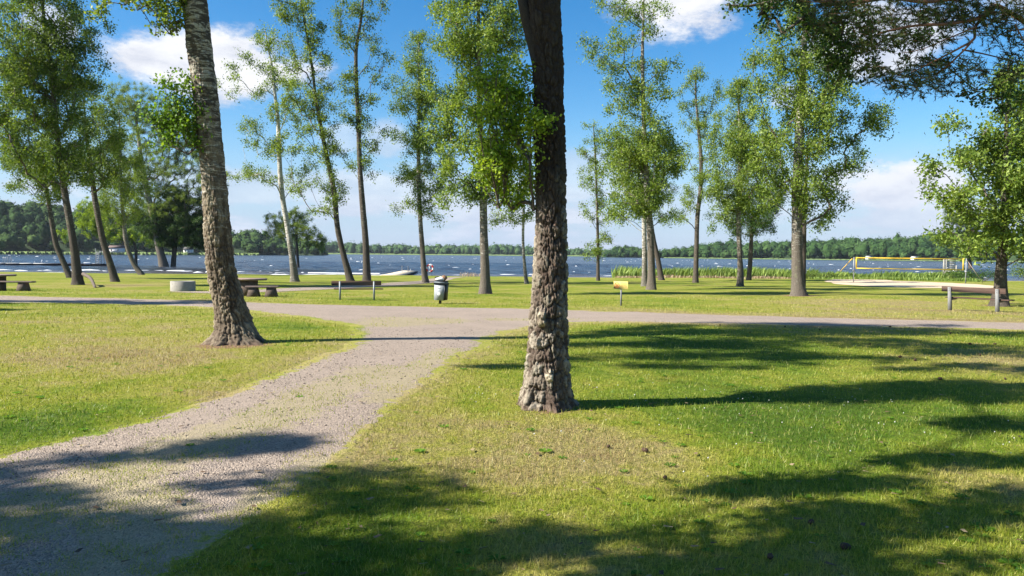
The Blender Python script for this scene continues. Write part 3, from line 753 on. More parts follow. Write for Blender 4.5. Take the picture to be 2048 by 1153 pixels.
# left group
photo_tree('birch_tree', 'slim leaning birch sharing its foot with the big dark birch at far left', [(141, 556), (127, 525), (112, 488), (103, 440), (96, 398), (88, 330), (84, 270)], [14, 12, 11, 10, 8, 5, 2],
           [(70, 340, 62, 60, 1.2), (40, 270, 60, 70), (100, 380, 30, 25, .8)], BD, 11, k=6, per=40)
photo_tree('birch_tree', 'tall dense dark birch at far left with a log propped on its foot', [(157, 570), (150, 510), (143, 462), (132, 400), (124, 350), (112, 250), (104, 150), (90, 60), (80, -60), (78, -140)], [23, 17, 15, 14, 13, 11, 9, 7, 5, 2],
           [(70, 60, 95, 100, 1.15), (90, 180, 95, 80, 1.15), (60, 130, 95, 60), (110, 290, 85, 70, 1.1), (20, 210, 55, 90), (80, -60, 80, 70), (150, 130, 42, 90, .9), (140, 340, 50, 40, .7)], BD, 12, k=5.6, per=44, leaf=.085)
photo_tree('birch_tree', 'birch with dark lower trunk leaning left, right of the propped log', [(231, 564), (218, 520), (205, 478), (192, 410), (183, 350), (174, 280), (168, 210)], [17, 14, 13, 12, 10, 7, 2],
           [(195, 250, 48, 75), (175, 330, 45, 50), (215, 330, 45, 50, .9), (165, 190, 35, 50, .7)], BD, 13, k=5.5, per=36)
photo_tree('birch_tree', 'small willowy birch with curved foot and drooping pale green crown', [(283, 550), (266, 525), (253, 488), (247, 440), (243, 380), (240, 300), (238, 220)], [12, 10, 9, 8, 7, 5, 2],
           [(245, 400, 42, 50, 1.1), (240, 310, 50, 70), (215, 420, 25, 40, .7), (275, 370, 30, 55, .8)], BI, 14, k=5.5, per=42, droop=.9)
photo_tree('birch_tree', 'broad-crowned birch with thick leaning trunk beside the dark maple', [(331, 547), (322, 510), (314, 478), (305, 430), (297, 395), (284, 330), (275, 260), (268, 200)], [24, 16, 14, 13, 12, 10, 6, 2],
           [(265, 215, 52, 50), (320, 260, 60, 65), (370, 330, 60, 70), (290, 340, 60, 50), (395, 270, 38, 60, .8), (420, 370, 30, 60, .9), (350, 410, 60, 40), (240, 190, 40, 35, .6)], BI, 15, k=4.3, per=36)
photo_tree('maple_tree', 'low dark spreading maple at the water edge behind the left birches', [(346, 547), (347, 525), (349, 500), (350, 460), (352, 420)], [12, 11, 10, 8, 3],
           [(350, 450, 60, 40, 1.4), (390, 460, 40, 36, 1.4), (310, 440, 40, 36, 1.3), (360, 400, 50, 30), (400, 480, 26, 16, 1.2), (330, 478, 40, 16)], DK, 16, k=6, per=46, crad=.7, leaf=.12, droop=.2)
photo_tree('maple_tree', 'young maple with bright green low crown left of the dark maple', [(273, 546), (272, 520), (271, 497), (258, 460), (250, 430)], [7, 6, 6, 4, 2],
           [(200, 450, 38, 30, 1.2), (245, 470, 34, 20, 1.0), (180, 420, 24, 26), (130, 470, 14, 12, .7), (300, 475, 20, 14)], (M_BIRCHD, M_TWIG, M_LEAFB), 17, k=5, per=30, leaf=.13, droop=.2)
# centre left
photo_tree('birch_tree', 'sparse white-limbed birch forking low, between leaning birch and big trunk', [(590, 564), (585, 520), (576, 460), (563, 381), (558, 300), (556, 243), (550, 190), (545, 139), (535, 90), (530, 60)], [18, 14, 12, 11, 10, 8, 7, 5, 3, 2],
           [(520, 85, 28, 26, .7), (468, 160, 30, 32, .7), (490, 110, 22, 20, .7), (555, 150, 35, 45, .7), (510, 190, 34, 26, .5), (505, 245, 34, 22, .9), (520, 290, 36, 24, .9), (570, 290, 30, 34, .7), (480, 350, 30, 22, .9), (530, 350, 42, 24, .9), (600, 350, 40, 18, .9), (600, 200, 34, 50, .7), (565, 230, 20, 40, .5), (620, 300, 16, 40, .4)], BW, 18, k=4.6, per=28, crad=.5, droop=.3, up=1.1)
photo_tree('birch_tree', 'birch leaning left with narrow crown, behind the wooden bench', [(702, 567), (695, 540), (687, 510), (675, 456), (668, 382), (657, 330), (643, 260), (632, 200), (625, 140), (612, 60), (600, -10), (596, -60)], [19, 15, 13, 12, 11, 10, 9, 7, 6, 5, 3, 2],
           [(610, 30, 26, 36), (560, 20, 24, 40, .8), (630, 60, 18, 40), (625, 120, 24, 40), (590, 110, 26, 40, .8), (560, 80, 24, 22, .7), (605, 180, 40, 28, .9), (640, 190, 24, 36), (600, 240, 36, 36, .8), (660, 240, 18, 40, .8), (570, 200, 26, 24, .6), (665, 300, 28, 30), (600, 300, 40, 14, .9), (680, 380, 22, 26, .9), (640, 370, 30, 20, .8), (655, 420, 32, 18, .6), (600, 380, 30, 20, .5), (575, 20, 20, 30)], BY, 19, k=5.4, per=32, crad=.45, up=1.0, droop=.3)
photo_tree('birch_tree', 'straight airy birch directly behind the right end of wooden bench', [(734, 569), (733, 530), (731, 478), (726, 420), (722, 370), (719, 320), (717, 250), (714, 194), (712, 104), (722, 40), (728, -20), (730, -60)], [20, 16, 14, 13, 12, 11, 10, 9, 8, 6, 4, 2],
           [(690, 20, 30, 40, .8), (740, 10, 34, 36, .8), (700, 80, 28, 30, .8), (750, 60, 22, 34, .8), (740, 120, 34, 30, .7), (785, 110, 16, 18, .6), (695, 150, 22, 34, .8), (750, 180, 28, 26, .7), (770, 160, 24, 18, .7), (690, 195, 22, 26, .6), (715, 245, 28, 30, .9), (760, 290, 26, 30, .7), (720, 310, 28, 26, .6), (735, 340, 18, 18, .5), (710, 200, 16, 40, .5)], BD, 20, k=5.2, per=26, crad=.45, up=1.0, droop=.3)
photo_tree('alder_tree', 'small rounded alder on the beach behind the white-limbed birch', [(597, 550), (596, 525), (594, 500), (593, 470), (594, 440)], [7, 6, 6, 4, 2],
           [(590, 450, 40, 22), (560, 465, 30, 16, .9), (620, 475, 26, 20), (600, 430, 24, 14, .8), (550, 440, 18, 14, .7), (640, 490, 12, 12)], BY, 21, k=7, per=34, crad=.6, leaf=.10, droop=.2)
photo_tree('birch_tree', 'slender birch carrying the lifebuoy, left of the rubbish bin', [(851, 566), (847, 530), (845, 500), (841, 446), (838, 382), (837, 300), (838, 200), (838, 120), (838, 70)], [15, 12, 11, 10, 9, 8, 6, 4, 2],
           [(838, 95, 26, 34), (825, 150, 34, 40), (855, 200, 36, 50, 1.1), (815, 200, 30, 30), (830, 270, 38, 40, 1.1), (870, 300, 34, 50, 1.1), (825, 340, 32, 40), (815, 410, 26, 18, .9), (845, 430, 22, 30, .6), (870, 370, 30, 30, 1), (795, 215, 18, 12, .8)], BI, 22, k=5.6, per=40, droop=.6)
photo_tree('birch_tree', 'tall dense birch with grey trunk, right of the rubbish bin', [(970, 588), (970, 540), (968, 478), (967, 430), (966, 382), (962, 320), (960, 250), (958, 180), (957, 104), (957, 20), (958, -60), (960, -120)], [27, 20, 18, 17, 16, 14, 13, 11, 9, 7, 4, 2],
           [(935, 60, 60, 70, 1.2), (985, 40, 56, 60, 1.2), (910, 120, 44, 50, 1.1), (980, 120, 60, 50, 1.1), (900, 200, 44, 50, 1.1), (950, 230, 60, 44, .9), (1010, 200, 50, 60), (910, 290, 44, 44), (960, 300, 60, 40, .7), (1010, 310, 44, 50), (920, 360, 50, 36), (980, 370, 50, 30, .8), (1020, 380, 36, 30), (900, 20, 30, 50), (1040, 60, 26, 50, .8), (880, 250, 24, 40), (960, -60, 60, 60), (895, 400, 20, 16, .6)], BI, 23, k=5.2, per=42, droop=.7)
photo_tree('birch_tree', 'thin pale birch half hidden behind the foreground trunk, left side', [(1053, 568), (1049, 530), (1046, 480), (1047, 440), (1048, 400), (1050, 350)], [9, 7, 6, 6, 5, 2],
           [(1015, 430, 28, 20, .9), (1045, 420, 30, 26), (1060, 380, 30, 30), (1000, 442, 14, 9, .8)], BW, 24, k=5.5, per=34, crad=.45)
# centre right
photo_tree('alder_tree', 'thin sparse young tree alone at the shore right of the foreground trunk', [(1196, 562), (1196, 520), (1195, 446), (1193, 380), (1191, 320), (1187, 250)], [8, 7, 6, 5, 4, 2],
           [(1186, 262, 16, 26, .7), (1180, 305, 34, 20, .7), (1215, 320, 18, 24, .6), (1190, 360, 38, 26, .7), (1165, 340, 20, 16, .6), (1185, 420, 34, 24, .7), (1205, 470, 24, 26, .7), (1190, 500, 24, 22, .7), (1210, 400, 18, 30, .5)], BY, 25, k=5.5, per=26, crad=.4, droop=.2, up=.9)
photo_tree('birch_tree', 'thin pale-trunked birch left of the twin stems behind the yellow sign', [(1289, 573), (1289, 540), (1289, 500), (1288, 462), (1287, 420), (1284, 370), (1282, 320)], [14, 12, 11, 10, 9, 7, 2],
           [(1265, 400, 36, 30), (1250, 360, 40, 40), (1290, 350, 40, 40), (1240, 420, 22, 22, .8)], BW, 26, k=5, per=42, droop=.8)
photo_tree('birch_tree', 'tall birch with crown from sign height to the sky, behind yellow dog sign', [(1303, 580), (1303, 545), (1302, 510), (1299, 446), (1294, 380), (1291, 320), (1288, 250), (1286, 180), (1285, 100), (1287, 20), (1288, -50)], [21, 17, 16, 15, 13, 12, 10, 9, 7, 4, 2],
           [(1290, 20, 60, 24, .7), (1230, 10, 40, 24, .7), (1240, 80, 46, 20, .8), (1190, 95, 40, 14, .9), (1310, 60, 40, 26, .5), (1215, 120, 30, 34, .6), (1290, 130, 44, 30, .7), (1230, 165, 30, 14, .6), (1310, 170, 34, 18, .6), (1265, 200, 60, 36, 1.0), (1275, 260, 66, 44, 1.3), (1290, 320, 74, 44, 1.3), (1250, 330, 40, 40, 1.2), (1290, 390, 60, 36, 1.2), (1330, 300, 34, 50, 1.1), (1220, 280, 26, 30, .8), (1320, 420, 36, 26, .9), (1250, 420, 34, 26), (1340, 130, 18, 8, .7)], BI, 27, k=5.0, per=42, droop=.8)
photo_tree('birch_tree', 'trunk leaning left behind the tall birch, ending in shared crown', [(1323, 561), (1316, 520), (1307, 478), (1300, 430), (1297, 380), (1300, 330)], [13, 11, 10, 9, 7, 2],
           [(1320, 380, 34, 30), (1340, 430, 24, 20, .7), (1300, 340, 40, 30)], BD, 28, k=5, per=36, droop=.7)
photo_tree('birch_tree', 'slim crooked birch with open crown, left of the dense pale birch', [(1391, 566), (1392, 530), (1393, 494), (1395, 430), (1401, 380), (1402, 320), (1398, 270), (1394, 225), (1391, 180), (1392, 140)], [13, 11, 10, 10, 9, 8, 7, 5, 4, 2],
           [(1392, 148, 20, 18, .9), (1375, 190, 26, 24, .8), (1420, 200, 30, 26, .8), (1385, 240, 32, 26, .7), (1425, 260, 24, 30, .7), (1375, 300, 26, 22, .6), (1410, 330, 26, 30, .6), (1360, 400, 30, 24, .8), (1385, 370, 24, 20, .6), (1440, 165, 16, 14, .6), (1370, 440, 22, 14, .7)], BY, 29, k=5.4, per=34, crad=.45, up=.9)
photo_tree('birch_tree', 'dense pale green birch with a knotty swollen foot', [(1480, 573), (1481, 545), (1480, 520), (1478, 478), (1477, 430), (1478, 370), (1480, 300), (1478, 230), (1476, 170)], [15, 14, 11, 11, 10, 9, 7, 5, 2],
           [(1478, 180, 26, 28, 1.2), (1485, 230, 44, 34, 1.3), (1480, 290, 60, 44, 1.4), (1470, 350, 60, 44, 1.3), (1520, 310, 44, 50, 1.2), (1450, 400, 40, 40, 1.1), (1510, 400, 44, 40, 1.1), (1440, 440, 28, 18, .9)], BI, 30, k=5.2, per=44, droop=.7)
photo_tree('alder_tree', 'dark-leaved tree at the shore between two birches on the right', [(1497, 561), (1500, 530), (1502, 494), (1503, 460), (1504, 420)], [11, 10, 9, 7, 3],
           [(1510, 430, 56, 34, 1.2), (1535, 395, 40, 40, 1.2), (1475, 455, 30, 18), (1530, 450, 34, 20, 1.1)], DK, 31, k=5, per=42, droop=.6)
photo_tree('birch_tree', 'large broad birch with sunlit crown and long limb, left of volleyball net', [(1597, 592), (1595, 550), (1594, 494), (1594, 430), (1594, 382), (1597, 310), (1600, 226), (1605, 160), (1608, 100), (1611, 30), (1613, -40), (1614, -110)], [32, 25, 23, 22, 22, 21, 18, 15, 12, 9, 6, 2],
           [(1600, 30, 80, 50, 1.0), (1660, 70, 60, 50, 1.0), (1560, 100, 60, 50, 1.0), (1640, 150, 70, 50, 1.1), (1560, 190, 60, 40, 1.1), (1680, 210, 60, 44, 1.0), (1620, 240, 70, 44, 1.1), (1730, 230, 44, 30, .9), (1760, 250, 22, 16, .8), (1560, 280, 56, 44, 1.0), (1670, 300, 60, 44, .9), (1600, 330, 60, 40, 1.0), (1640, 370, 60, 40, .9), (1540, 350, 50, 40, 1.0), (1700, 350, 28, 30, .7), (1620, 420, 40, 26, .8), (1680, 410, 20, 20, .5), (1520, 140, 30, 40, .8), (1600, -50, 90, 50, .9), (1550, 400, 30, 24, .8)], BI, 32, k=4.9, per=42, droop=.7)
photo_tree('birch_tree', 'thin second stem close behind the large broad birch', [(1606, 587), (1607, 545), (1608, 500), (1609, 440), (1611, 380), (1614, 320), (1618, 260)], [11, 10, 9, 9, 8, 6, 2],
           [(1630, 300, 40, 30), (1640, 350, 30, 20, .7), (1645, 445, 16, 10, .5)], BD, 33, k=4.5, per=34)
# right side
photo_tree('alder_tree', 'right-hand alder with dark gnarled trunk just behind the far bench', [(2000, 613), (2001, 575), (2002, 543), (2005, 510), (2007, 490), (2008, 440), (2010, 370), (2012, 290), (2015, 200), (2018, 120)], [36, 26, 23, 20, 18, 16, 14, 10, 7, 3],
           [(2010, 460, 60, 40, 1.1), (1960, 430, 50, 50, 1.0), (1920, 380, 44, 44, .9), (1990, 360, 60, 60, 1.1), (1900, 330, 44, 36, .8), (1950, 300, 50, 50, .9), (2030, 300, 44, 80, 1.2), (1895, 255, 26, 22, .8), (1985, 230, 40, 50, .8), (1930, 470, 40, 30, 1.0), (1990, 160, 30, 50, .6), (2040, 180, 40, 80, 1), (2070, 420, 60, 90, 1.2), (1970, 495, 50, 14, .9), (2060, 500, 40, 14)], (M_BIRCHD, M_TWIG, M_LEAF), 34, k=5.2, per=40, leaf=.095, droop=.4)
photo_tree('alder_tree', 'small alder in the bushes behind the right net post', [(1941, 557), (1940, 530), (1938, 505), (1935, 480), (1932, 440)], [9, 8, 7, 6, 2],
           [(1925, 480, 40, 26, 1.1), (1950, 450, 40, 30), (1915, 430, 26, 20), (1950, 510, 30, 10, .6)], BD, 35, k=5.5, per=40, leaf=.11, crad=.7, droop=.3)
# trees standing outside the right edge of the picture, their crowns reach in
def world_tree(name, label, base, top, r0, cl, mats, seed, **kw):
    b = np.array([base[0], base[1], float(zf(base[0], base[1])) - .05]); t = np.array(top, float)
    m = max(8, int((t[2] - b[2]) / .5)); s = np.linspace(0, 1, m)[:, None]; C = b + (t - b) * s + np.column_stack([.12 * np.sin(s[:, 0] * 7 + seed), .12 * np.sin(s[:, 0] * 5 + seed * 2), 0 * s[:, 0]]) * np.sin(s * np.pi)
    Rr = r0 * (1 - .88 * s[:, 0] ** 1.1)
    return make_tree(name, label, 'tree', C, Rr, cl, mats, seed, **kw)
def ball(c, r, n, seed, cr=.6):
    rg = np.random.default_rng(seed); v = rg.normal(size=(n, 3)); v /= np.linalg.norm(v, axis=1, keepdims=True); v *= rg.random((n, 1)) ** .4
    return np.column_stack([np.array(c) + v * np.array(r), cr * (.7 + .6 * rg.random(n))])
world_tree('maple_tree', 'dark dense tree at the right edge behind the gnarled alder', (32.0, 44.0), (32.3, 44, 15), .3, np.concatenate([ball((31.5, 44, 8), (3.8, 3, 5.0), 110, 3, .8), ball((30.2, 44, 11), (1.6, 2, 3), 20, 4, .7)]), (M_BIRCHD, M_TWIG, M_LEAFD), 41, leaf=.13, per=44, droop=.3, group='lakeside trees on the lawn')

# trees left of and behind the viewpoint: their shade falls across the foreground
def shade(px, py, h, rx, ry, n, seed, cr=.27, gpt=None):
    """crown masses that stand between the sun and a patch of ground"""
    g = ground(px, py) if gpt is None else np.array(gpt, float)
    c = g + SUNV / SUNV[2] * h; rg = np.random.default_rng(seed)
    a = rg.random(n) * 2 * np.pi; q = rg.random(n) ** .5
    P = np.column_stack([c[0] + rx * q * np.cos(a), c[1] + ry * q * np.sin(a), c[2] + rg.normal(0, .3, n)])
    return np.column_stack([P, cr * (.7 + .6 * rg.random(n))])
s1 = np.concatenate([shade(60, 1040, 7.5, .6, .25, 7, 1), shade(250, 1085, 7.6, .7, .25, 8, 2), shade(420, 1110, 7.2, .5, .2, 5, 3), shade(200, 1150, 7, 1.2, .2, 8, 4), shade(360, 905, 8.2, .6, .08, 5, 5, .2), shade(600, 888, 8.2, .6, .07, 5, 6, .2), shade(40, 950, 7.8, .35, .12, 4, 16, .22), shade(150, 985, 7.7, .35, .1, 3, 17, .22),
                     ball((-11.5, -2.2, 7), (2.5, 1.6, 3), 40, 7)])
world_tree('birch_tree', 'birch left of the viewpoint shading the near gravel', (-11.6, -1.2), (-11.0, -1.0, 13), .26, s1, BD, 51, per=30, tips=6, leaf=.075, spread=(.09, .09, .09), twig_r=.0014, group='trees shading the foreground')
s2 = np.concatenate([shade(690, 1010, 6.6, .42, .17, 5, 8, .22), shade(800, 960, 6.4, .35, .06, 3, 9, .2), shade(640, 955, 6.4, .25, .05, 2, 19, .2), shade(600, 1090, 6.3, .7, .2, 7, 10), shade(830, 1105, 6.2, .65, .16, 6, 11, .22), shade(1020, 1090, 6.2, .4, .1, 4, 12), shade(1000, 1150, 6, .8, .12, 5, 14),
                     ball((-8, -2.8, 7.5), (2.5, 1.6, 3), 34, 15)])
world_tree('birch_tree', 'birch behind the viewpoint shading the lawn in front', (-8.4, -2.6), (-7.8, -2.4, 12), .24, s2, BD, 52, per=20, tips=6, leaf=.075, spread=(.09, .09, .09), twig_r=.0014, group='trees shading the foreground')
s3 = np.concatenate([shade(1760, 965, 5.2, .45, .10, 6, 20, .15), shade(1620, 972, 5.2, .2, .06, 3, 21, .13), shade(1970, 925, 5.3, .4, .08, 4, 22, .15), shade(1720, 1020, 5.0, .4, .1, 5, 23, .15), shade(1930, 1050, 5.0, .4, .18, 6, 24, .16), shade(1480, 1065, 4.8, .32, .05, 3, 25, .14), shade(1600, 1115, 4.8, .42, .1, 6, 26, .15), shade(1490, 1145, 4.7, .45, .06, 5, 27, .15), shade(1850, 915, 5.3, .3, .05, 4, 28, .13), shade(1850, 1120, 4.9, .4, .12, 6, 45, .15), shade(2040, 990, 5.2, .25, .12, 3, 46, .15),
                     ball((-5, -5, 8.5), (2.5, 2, 3), 30, 29)])
world_tree('birch_tree', 'tall birch behind the viewpoint, its shade falls at lower right', (-5.6, -5.0), (-5.2, -4.2, 13), .26, s3, BD, 53, per=20, tips=6, leaf=.075, spread=(.09, .09, .09), twig_r=.0014, group='trees shading the foreground')
s4 = np.concatenate([shade(2010, 850, 9, .6, .25, 5, 30), shade(1900, 800, 9.4, .6, .15, 3, 31), shade(2080, 780, 9, .8, .4, 7, 32), shade(1980, 735, 10, 1.1, .2, 6, 33), shade(1700, 715, 10, 1.0, .12, 3, 35), shade(1400, 735, 10.5, 1.1, .15, 4, 36), shade(1250, 715, 10, .6, .12, 3, 37), shade(1080, 735, 10, .4, .1, 2, 38), shade(960, 735, 10, .4, .08, 2, 44, .2),
                     shade(0, 0, 6.2, .6, .5, 16, 40, gpt=(.35, 8.0, 4.0)), shade(0, 0, 6.4, .5, .45, 12, 42, gpt=(.35, 8.0, 3.4)), shade(0, 0, 6.4, .45, .4, 8, 43, gpt=(.35, 8.0, 2.9)), ball((-8.8, 8.6, 10.5), (1.8, 1.0, 1.8), 14, 41)])
world_tree('birch_tree', 'birch outside the left edge, its crown dims the foreground trunk', (-12.6, -2.6), (-12.0, -2.0, 14), .24, s4, BD, 54, per=30, tips=6, leaf=.075, spread=(.09, .09, .09), twig_r=.0014, group='trees shading the foreground')
s5 = np.concatenate([shade(0, 602, 9, 3, .3, 12, 60), shade(200, 605, 9, 3, .2, 10, 61), shade(380, 607, 9, 2, .15, 5, 62), shade(-20, 620, 8, .8, .12, 3, 63), ball((-26, 24, 9), (3, 1.6, 3), 30, 64)])
world_tree('birch_tree', 'birch outside the left edge shading the cross path', (-26, 17.2), (-25.6, 17.4, 12), .28, s5, BD, 55, per=30, tips=6, leaf=.12, twig_r=.002, group='trees shading the foreground')

# ------------------------------------------------------------------ the two big foreground trunks
def big_trunk(C, Rr, nu, step, seed, cells, kind, flare, lobes):
    s = np.concatenate([[0], np.cumsum(np.linalg.norm(np.diff(C, axis=0), axis=1))]); m = int(s[-1] / step); q = np.linspace(0, s[-1], m)
    Cq = np.column_stack([np.interp(q, s, C[:, i]) for i in range(3)]); Rq = np.interp(q, s, Rr)
    a = np.arange(nu) / nu * 2 * np.pi
    Tn = np.gradient(Cq, axis=0); Tn /= np.linalg.norm(Tn, axis=1, keepdims=True); U = np.cross(Tn, [0, 1.0, 0]); U /= np.linalg.norm(U, axis=1, keepdims=True); W = np.cross(U, Tn)
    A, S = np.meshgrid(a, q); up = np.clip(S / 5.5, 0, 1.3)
    p3 = np.stack([np.cos(A) * 1.2, np.sin(A) * 1.2, S * 1.5], -1)
    wu = fbm(p3 * 2.2, 3, seed) * .35; wv = fbm(p3 * 2.2 + 9, 3, seed + 5) * .35; wu += fbm(p3 * 9, 2, seed + 6) * .18; wv += fbm(p3 * 9 + 4, 2, seed + 7) * .15
    cu, cvh = cells
    u = A / (2 * np.pi) * cu + wu; v = S / cvh + wv
    f1, f2, cid = vor_cyl(u, v, cu, seed); e = f2 - f1
    u2 = A / (2 * np.pi) * cu * 2 + wu * 3; f1b, f2b, cidb = vor_cyl(u2, S / (cvh * .55) + wv * 2, cu * 2, seed + 40); e2 = f2b - f1b
    fine = fbm(p3 * 22, 3, seed + 11); md = fbm(p3 * 6, 3, seed + 12); lump = fbm(p3 * 1.4, 2, seed + 14)
    burl = np.zeros_like(A); red = np.zeros_like(A)
    if kind == 'old':
        amp = 1 - .45 * sm(S, 2.6, 4.2)
        plate = sm(e, .03, .28); plate2 = sm(e2, .02, .3)
        mod = sm(fbm(p3 * 3.1 + 3, 3, seed + 60), -.45, .25)
        rg1 = 1 - np.abs(fbm(np.stack([np.cos(A) * 6, np.sin(A) * 6, S * 5.5], -1), 3, seed + 61)) * 3.2; rg2 = 1 - np.abs(fbm(np.stack([np.cos(A) * 13, np.sin(A) * 13, S * 15], -1), 3, seed + 62)) * 3.0
        cr1 = sm(rg1, .55, .98); cr2 = sm(rg2, .5, .95)
        disp = amp * (.024 * (plate - .6) * (.35 + .65 * mod) + .008 * (plate2 - .5) - .020 * cr1 - .009 * cr2 + .014 * (cid - .5) * plate + .008 * (cidb - .5)) + .007 * fine + .006 * md + .012 * lump
        crev = np.clip(1 - np.maximum((1 - sm(e, .0, .2)) * (.55 + .45 * mod), np.maximum(.85 * cr1, .5 * cr2)), 0, 1)
        frontA = 1.5 * np.pi + .05     # towards the viewer
        ang = np.angle(np.exp(1j * (A - frontA)))
        red = sm(fbm(p3 * 2.0 + 20, 3, 91), -.05, .35) * np.exp(-((ang + .12) / .5) ** 2) * sm(S, .5, 1.2)
        for (bs, ba, bw, bh, bd) in ((.98, .33, .20, .075, .075), (.42, -.12, .17, .06, .04), (.75, .55, .12, .05, .03), (1.9, -.4, .15, .07, .02)):
            g = np.exp(-(((ang - ba) / bw) ** 4 + ((S - bs) / bh) ** 4)); disp += bd * g; burl = np.maximum(burl, g if bd > .035 else 0)
    else:
        low = 1 - sm(S, 1.4, 3.4)
        plate = sm(e, .03, .3); plate2 = sm(e2, .02, .3)
        rg1 = 1 - np.abs(fbm(np.stack([np.cos(A) * 7, np.sin(A) * 7, S * 3.2], -1), 3, seed + 61)) * 3.2; rg2 = 1 - np.abs(fbm(np.stack([np.cos(A) * 15, np.sin(A) * 15, S * 12], -1), 3, seed + 62)) * 3.0
        cr1 = sm(rg1, .55, .98); cr2 = sm(rg2, .5, .95)
        disp = (.25 + .75 * low) * (.018 * (plate - .6) + .012 * (plate2 - .5) - .024 * cr1 - .012 * cr2 + .018 * (cid - .5) * plate + .014 * (cidb - .5)) + .009 * fine + .014 * md + .016 * lump
        ringy = fbm(np.stack([np.cos(A) * 1.5, np.sin(A) * 1.5, S * 9], -1), 3, seed + 31); disp += .008 * ringy * (1 - low)
        crev = 1 - np.maximum(.6 * (1 - sm(e, .0, .16)), np.maximum(.8 * cr1, .5 * cr2)) * (.3 + .7 * low)
    fl = flare * np.exp(-S / .16) * (1 + .5 * np.sin(A * lobes + seed) + .35 * np.sin(A * (lobes + 2) + 1.3) + .3 * np.sin(A * (2 * lobes + 3))) + flare * .35 * np.exp(-S / .5)
    RR = Rq[:, None] + disp + fl
    V = Cq[:, None, :] + RR[..., None] * (np.cos(A)[..., None] * U[:, None, :] + np.sin(A)[..., None] * W[:, None, :])
    i = np.arange(m - 1)[:, None] * nu; k = np.arange(nu)[None]
    Q = np.stack([i + k, i + (k + 1) % nu, i + nu + (k + 1) % nu, i + nu + k], -1).reshape(-1, 4)
    foot = np.exp(-S / .13)
    return V.reshape(-1, 3), Q, {'crev': crev.ravel(), 'cell': cid.ravel(), 'up': up.ravel(), 'foot': foot.ravel(), 'burl': burl.ravel(), 'red': red.ravel()}

def big_tree(name, label, prof, d, top, nu, step, seed, cells, kind, flare, lobes, mat, clumps, leafmat, **kw):
    pts = []; rad = []
    for (y, xl, xr) in prof:
        pts.append(at((xl + xr) / 2, y, d)); rad.append((xr - xl) / 2 * d / F * .955)
    b = pts[0].copy(); b[2] = float(zf(b[0], b[1])) - .06; pts = [b] + pts[1:]
    for (t, r) in top: pts.append(np.array(t, float)); rad.append(r)
    C = catmull(pts, 6); Rr = np.interp(np.linspace(0, len(rad) - 1, len(C)), range(len(rad)), rad)
    zc = 6.8 if kind != 'old' else 5.2
    lo = C[:, 2] <= zc; k = lo.sum()
    V, Q, at_ = big_trunk(C[:k], Rr[:k], nu, step, seed, cells, kind, flare, lobes)
    root = make_tree(name, label, 'tree', C[::2], Rr[::2], clumps, (mat, M_TWIG, leafmat), seed, build_trunk=False, **kw)
    base = np.array(root.location)
    to = link('trunk', npmesh('trunk', V - base, Q, at_, smooth=True), mat, root)
    V2, Q2 = trunk_mesh(C[k - 1:] , Rr[k - 1:] * .99, 20, seed, .05, flare=False)
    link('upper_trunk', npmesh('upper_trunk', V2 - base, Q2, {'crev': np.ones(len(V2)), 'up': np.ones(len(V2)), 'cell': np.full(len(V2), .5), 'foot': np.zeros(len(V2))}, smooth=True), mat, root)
    return root
dC = ground(1090, 812)[1]
profC = [(812, 1046, 1138), (790, 1048, 1137), (740, 1051, 1137), (690, 1056, 1136), (640, 1058, 1136), (600, 1063, 1136), (540, 1066, 1135), (480, 1069, 1134), (400, 1071, 1133), (300, 1070, 1131), (200, 1067, 1128), (100, 1063, 1126), (40, 1055, 1124), (-20, 1053, 1122)]
shoots = []
for (x, y, r_, n_, dd) in [(1000, 215, .22, 9, -.2), (990, 260, .24, 11, -.1), (1030, 230, .2, 8, .1), (1010, 310, .26, 13, 0), (1045, 280, .18, 8, .2), (985, 340, .2, 9, -.1), (1035, 350, .2, 9, .1), (1060, 255, .10, 4, -.3), (1085, 240, .07, 3, -.4), (975, 160, .16, 6, 0), (1015, 385, .14, 5, .1), (975, 300, .14, 5, 0), (1040, 190, .12, 4, 0), (1000, 130, .1, 3, .1), (1015, 175, .14, 5, .1)]:
    rg_ = np.random.default_rng(int(x + y)); c = at(x, y, dC + dd); v = rg_.normal(size=(n_, 3)) * r_ * .62; shoots.append(np.column_stack([c + v, .09 + .05 * rg_.random(n_)]))
shoots = np.concatenate(shoots)
tC = at(1088, -20, dC); topC = [((tC[0] + .02, dC, 5.6), .17), ((.3, 8.4, 8.0), .13), ((.2, 8.6, 10.5), .09), ((.25, 8.7, 13), .03)]
crownC = np.concatenate([ball((1.2, 9.0, 10.5), (3.4, 2.6, 3.2), 70, 70, .5), ball((-1.5, 9.2, 9), (1.6, 2, 2), 18, 72, .5)])
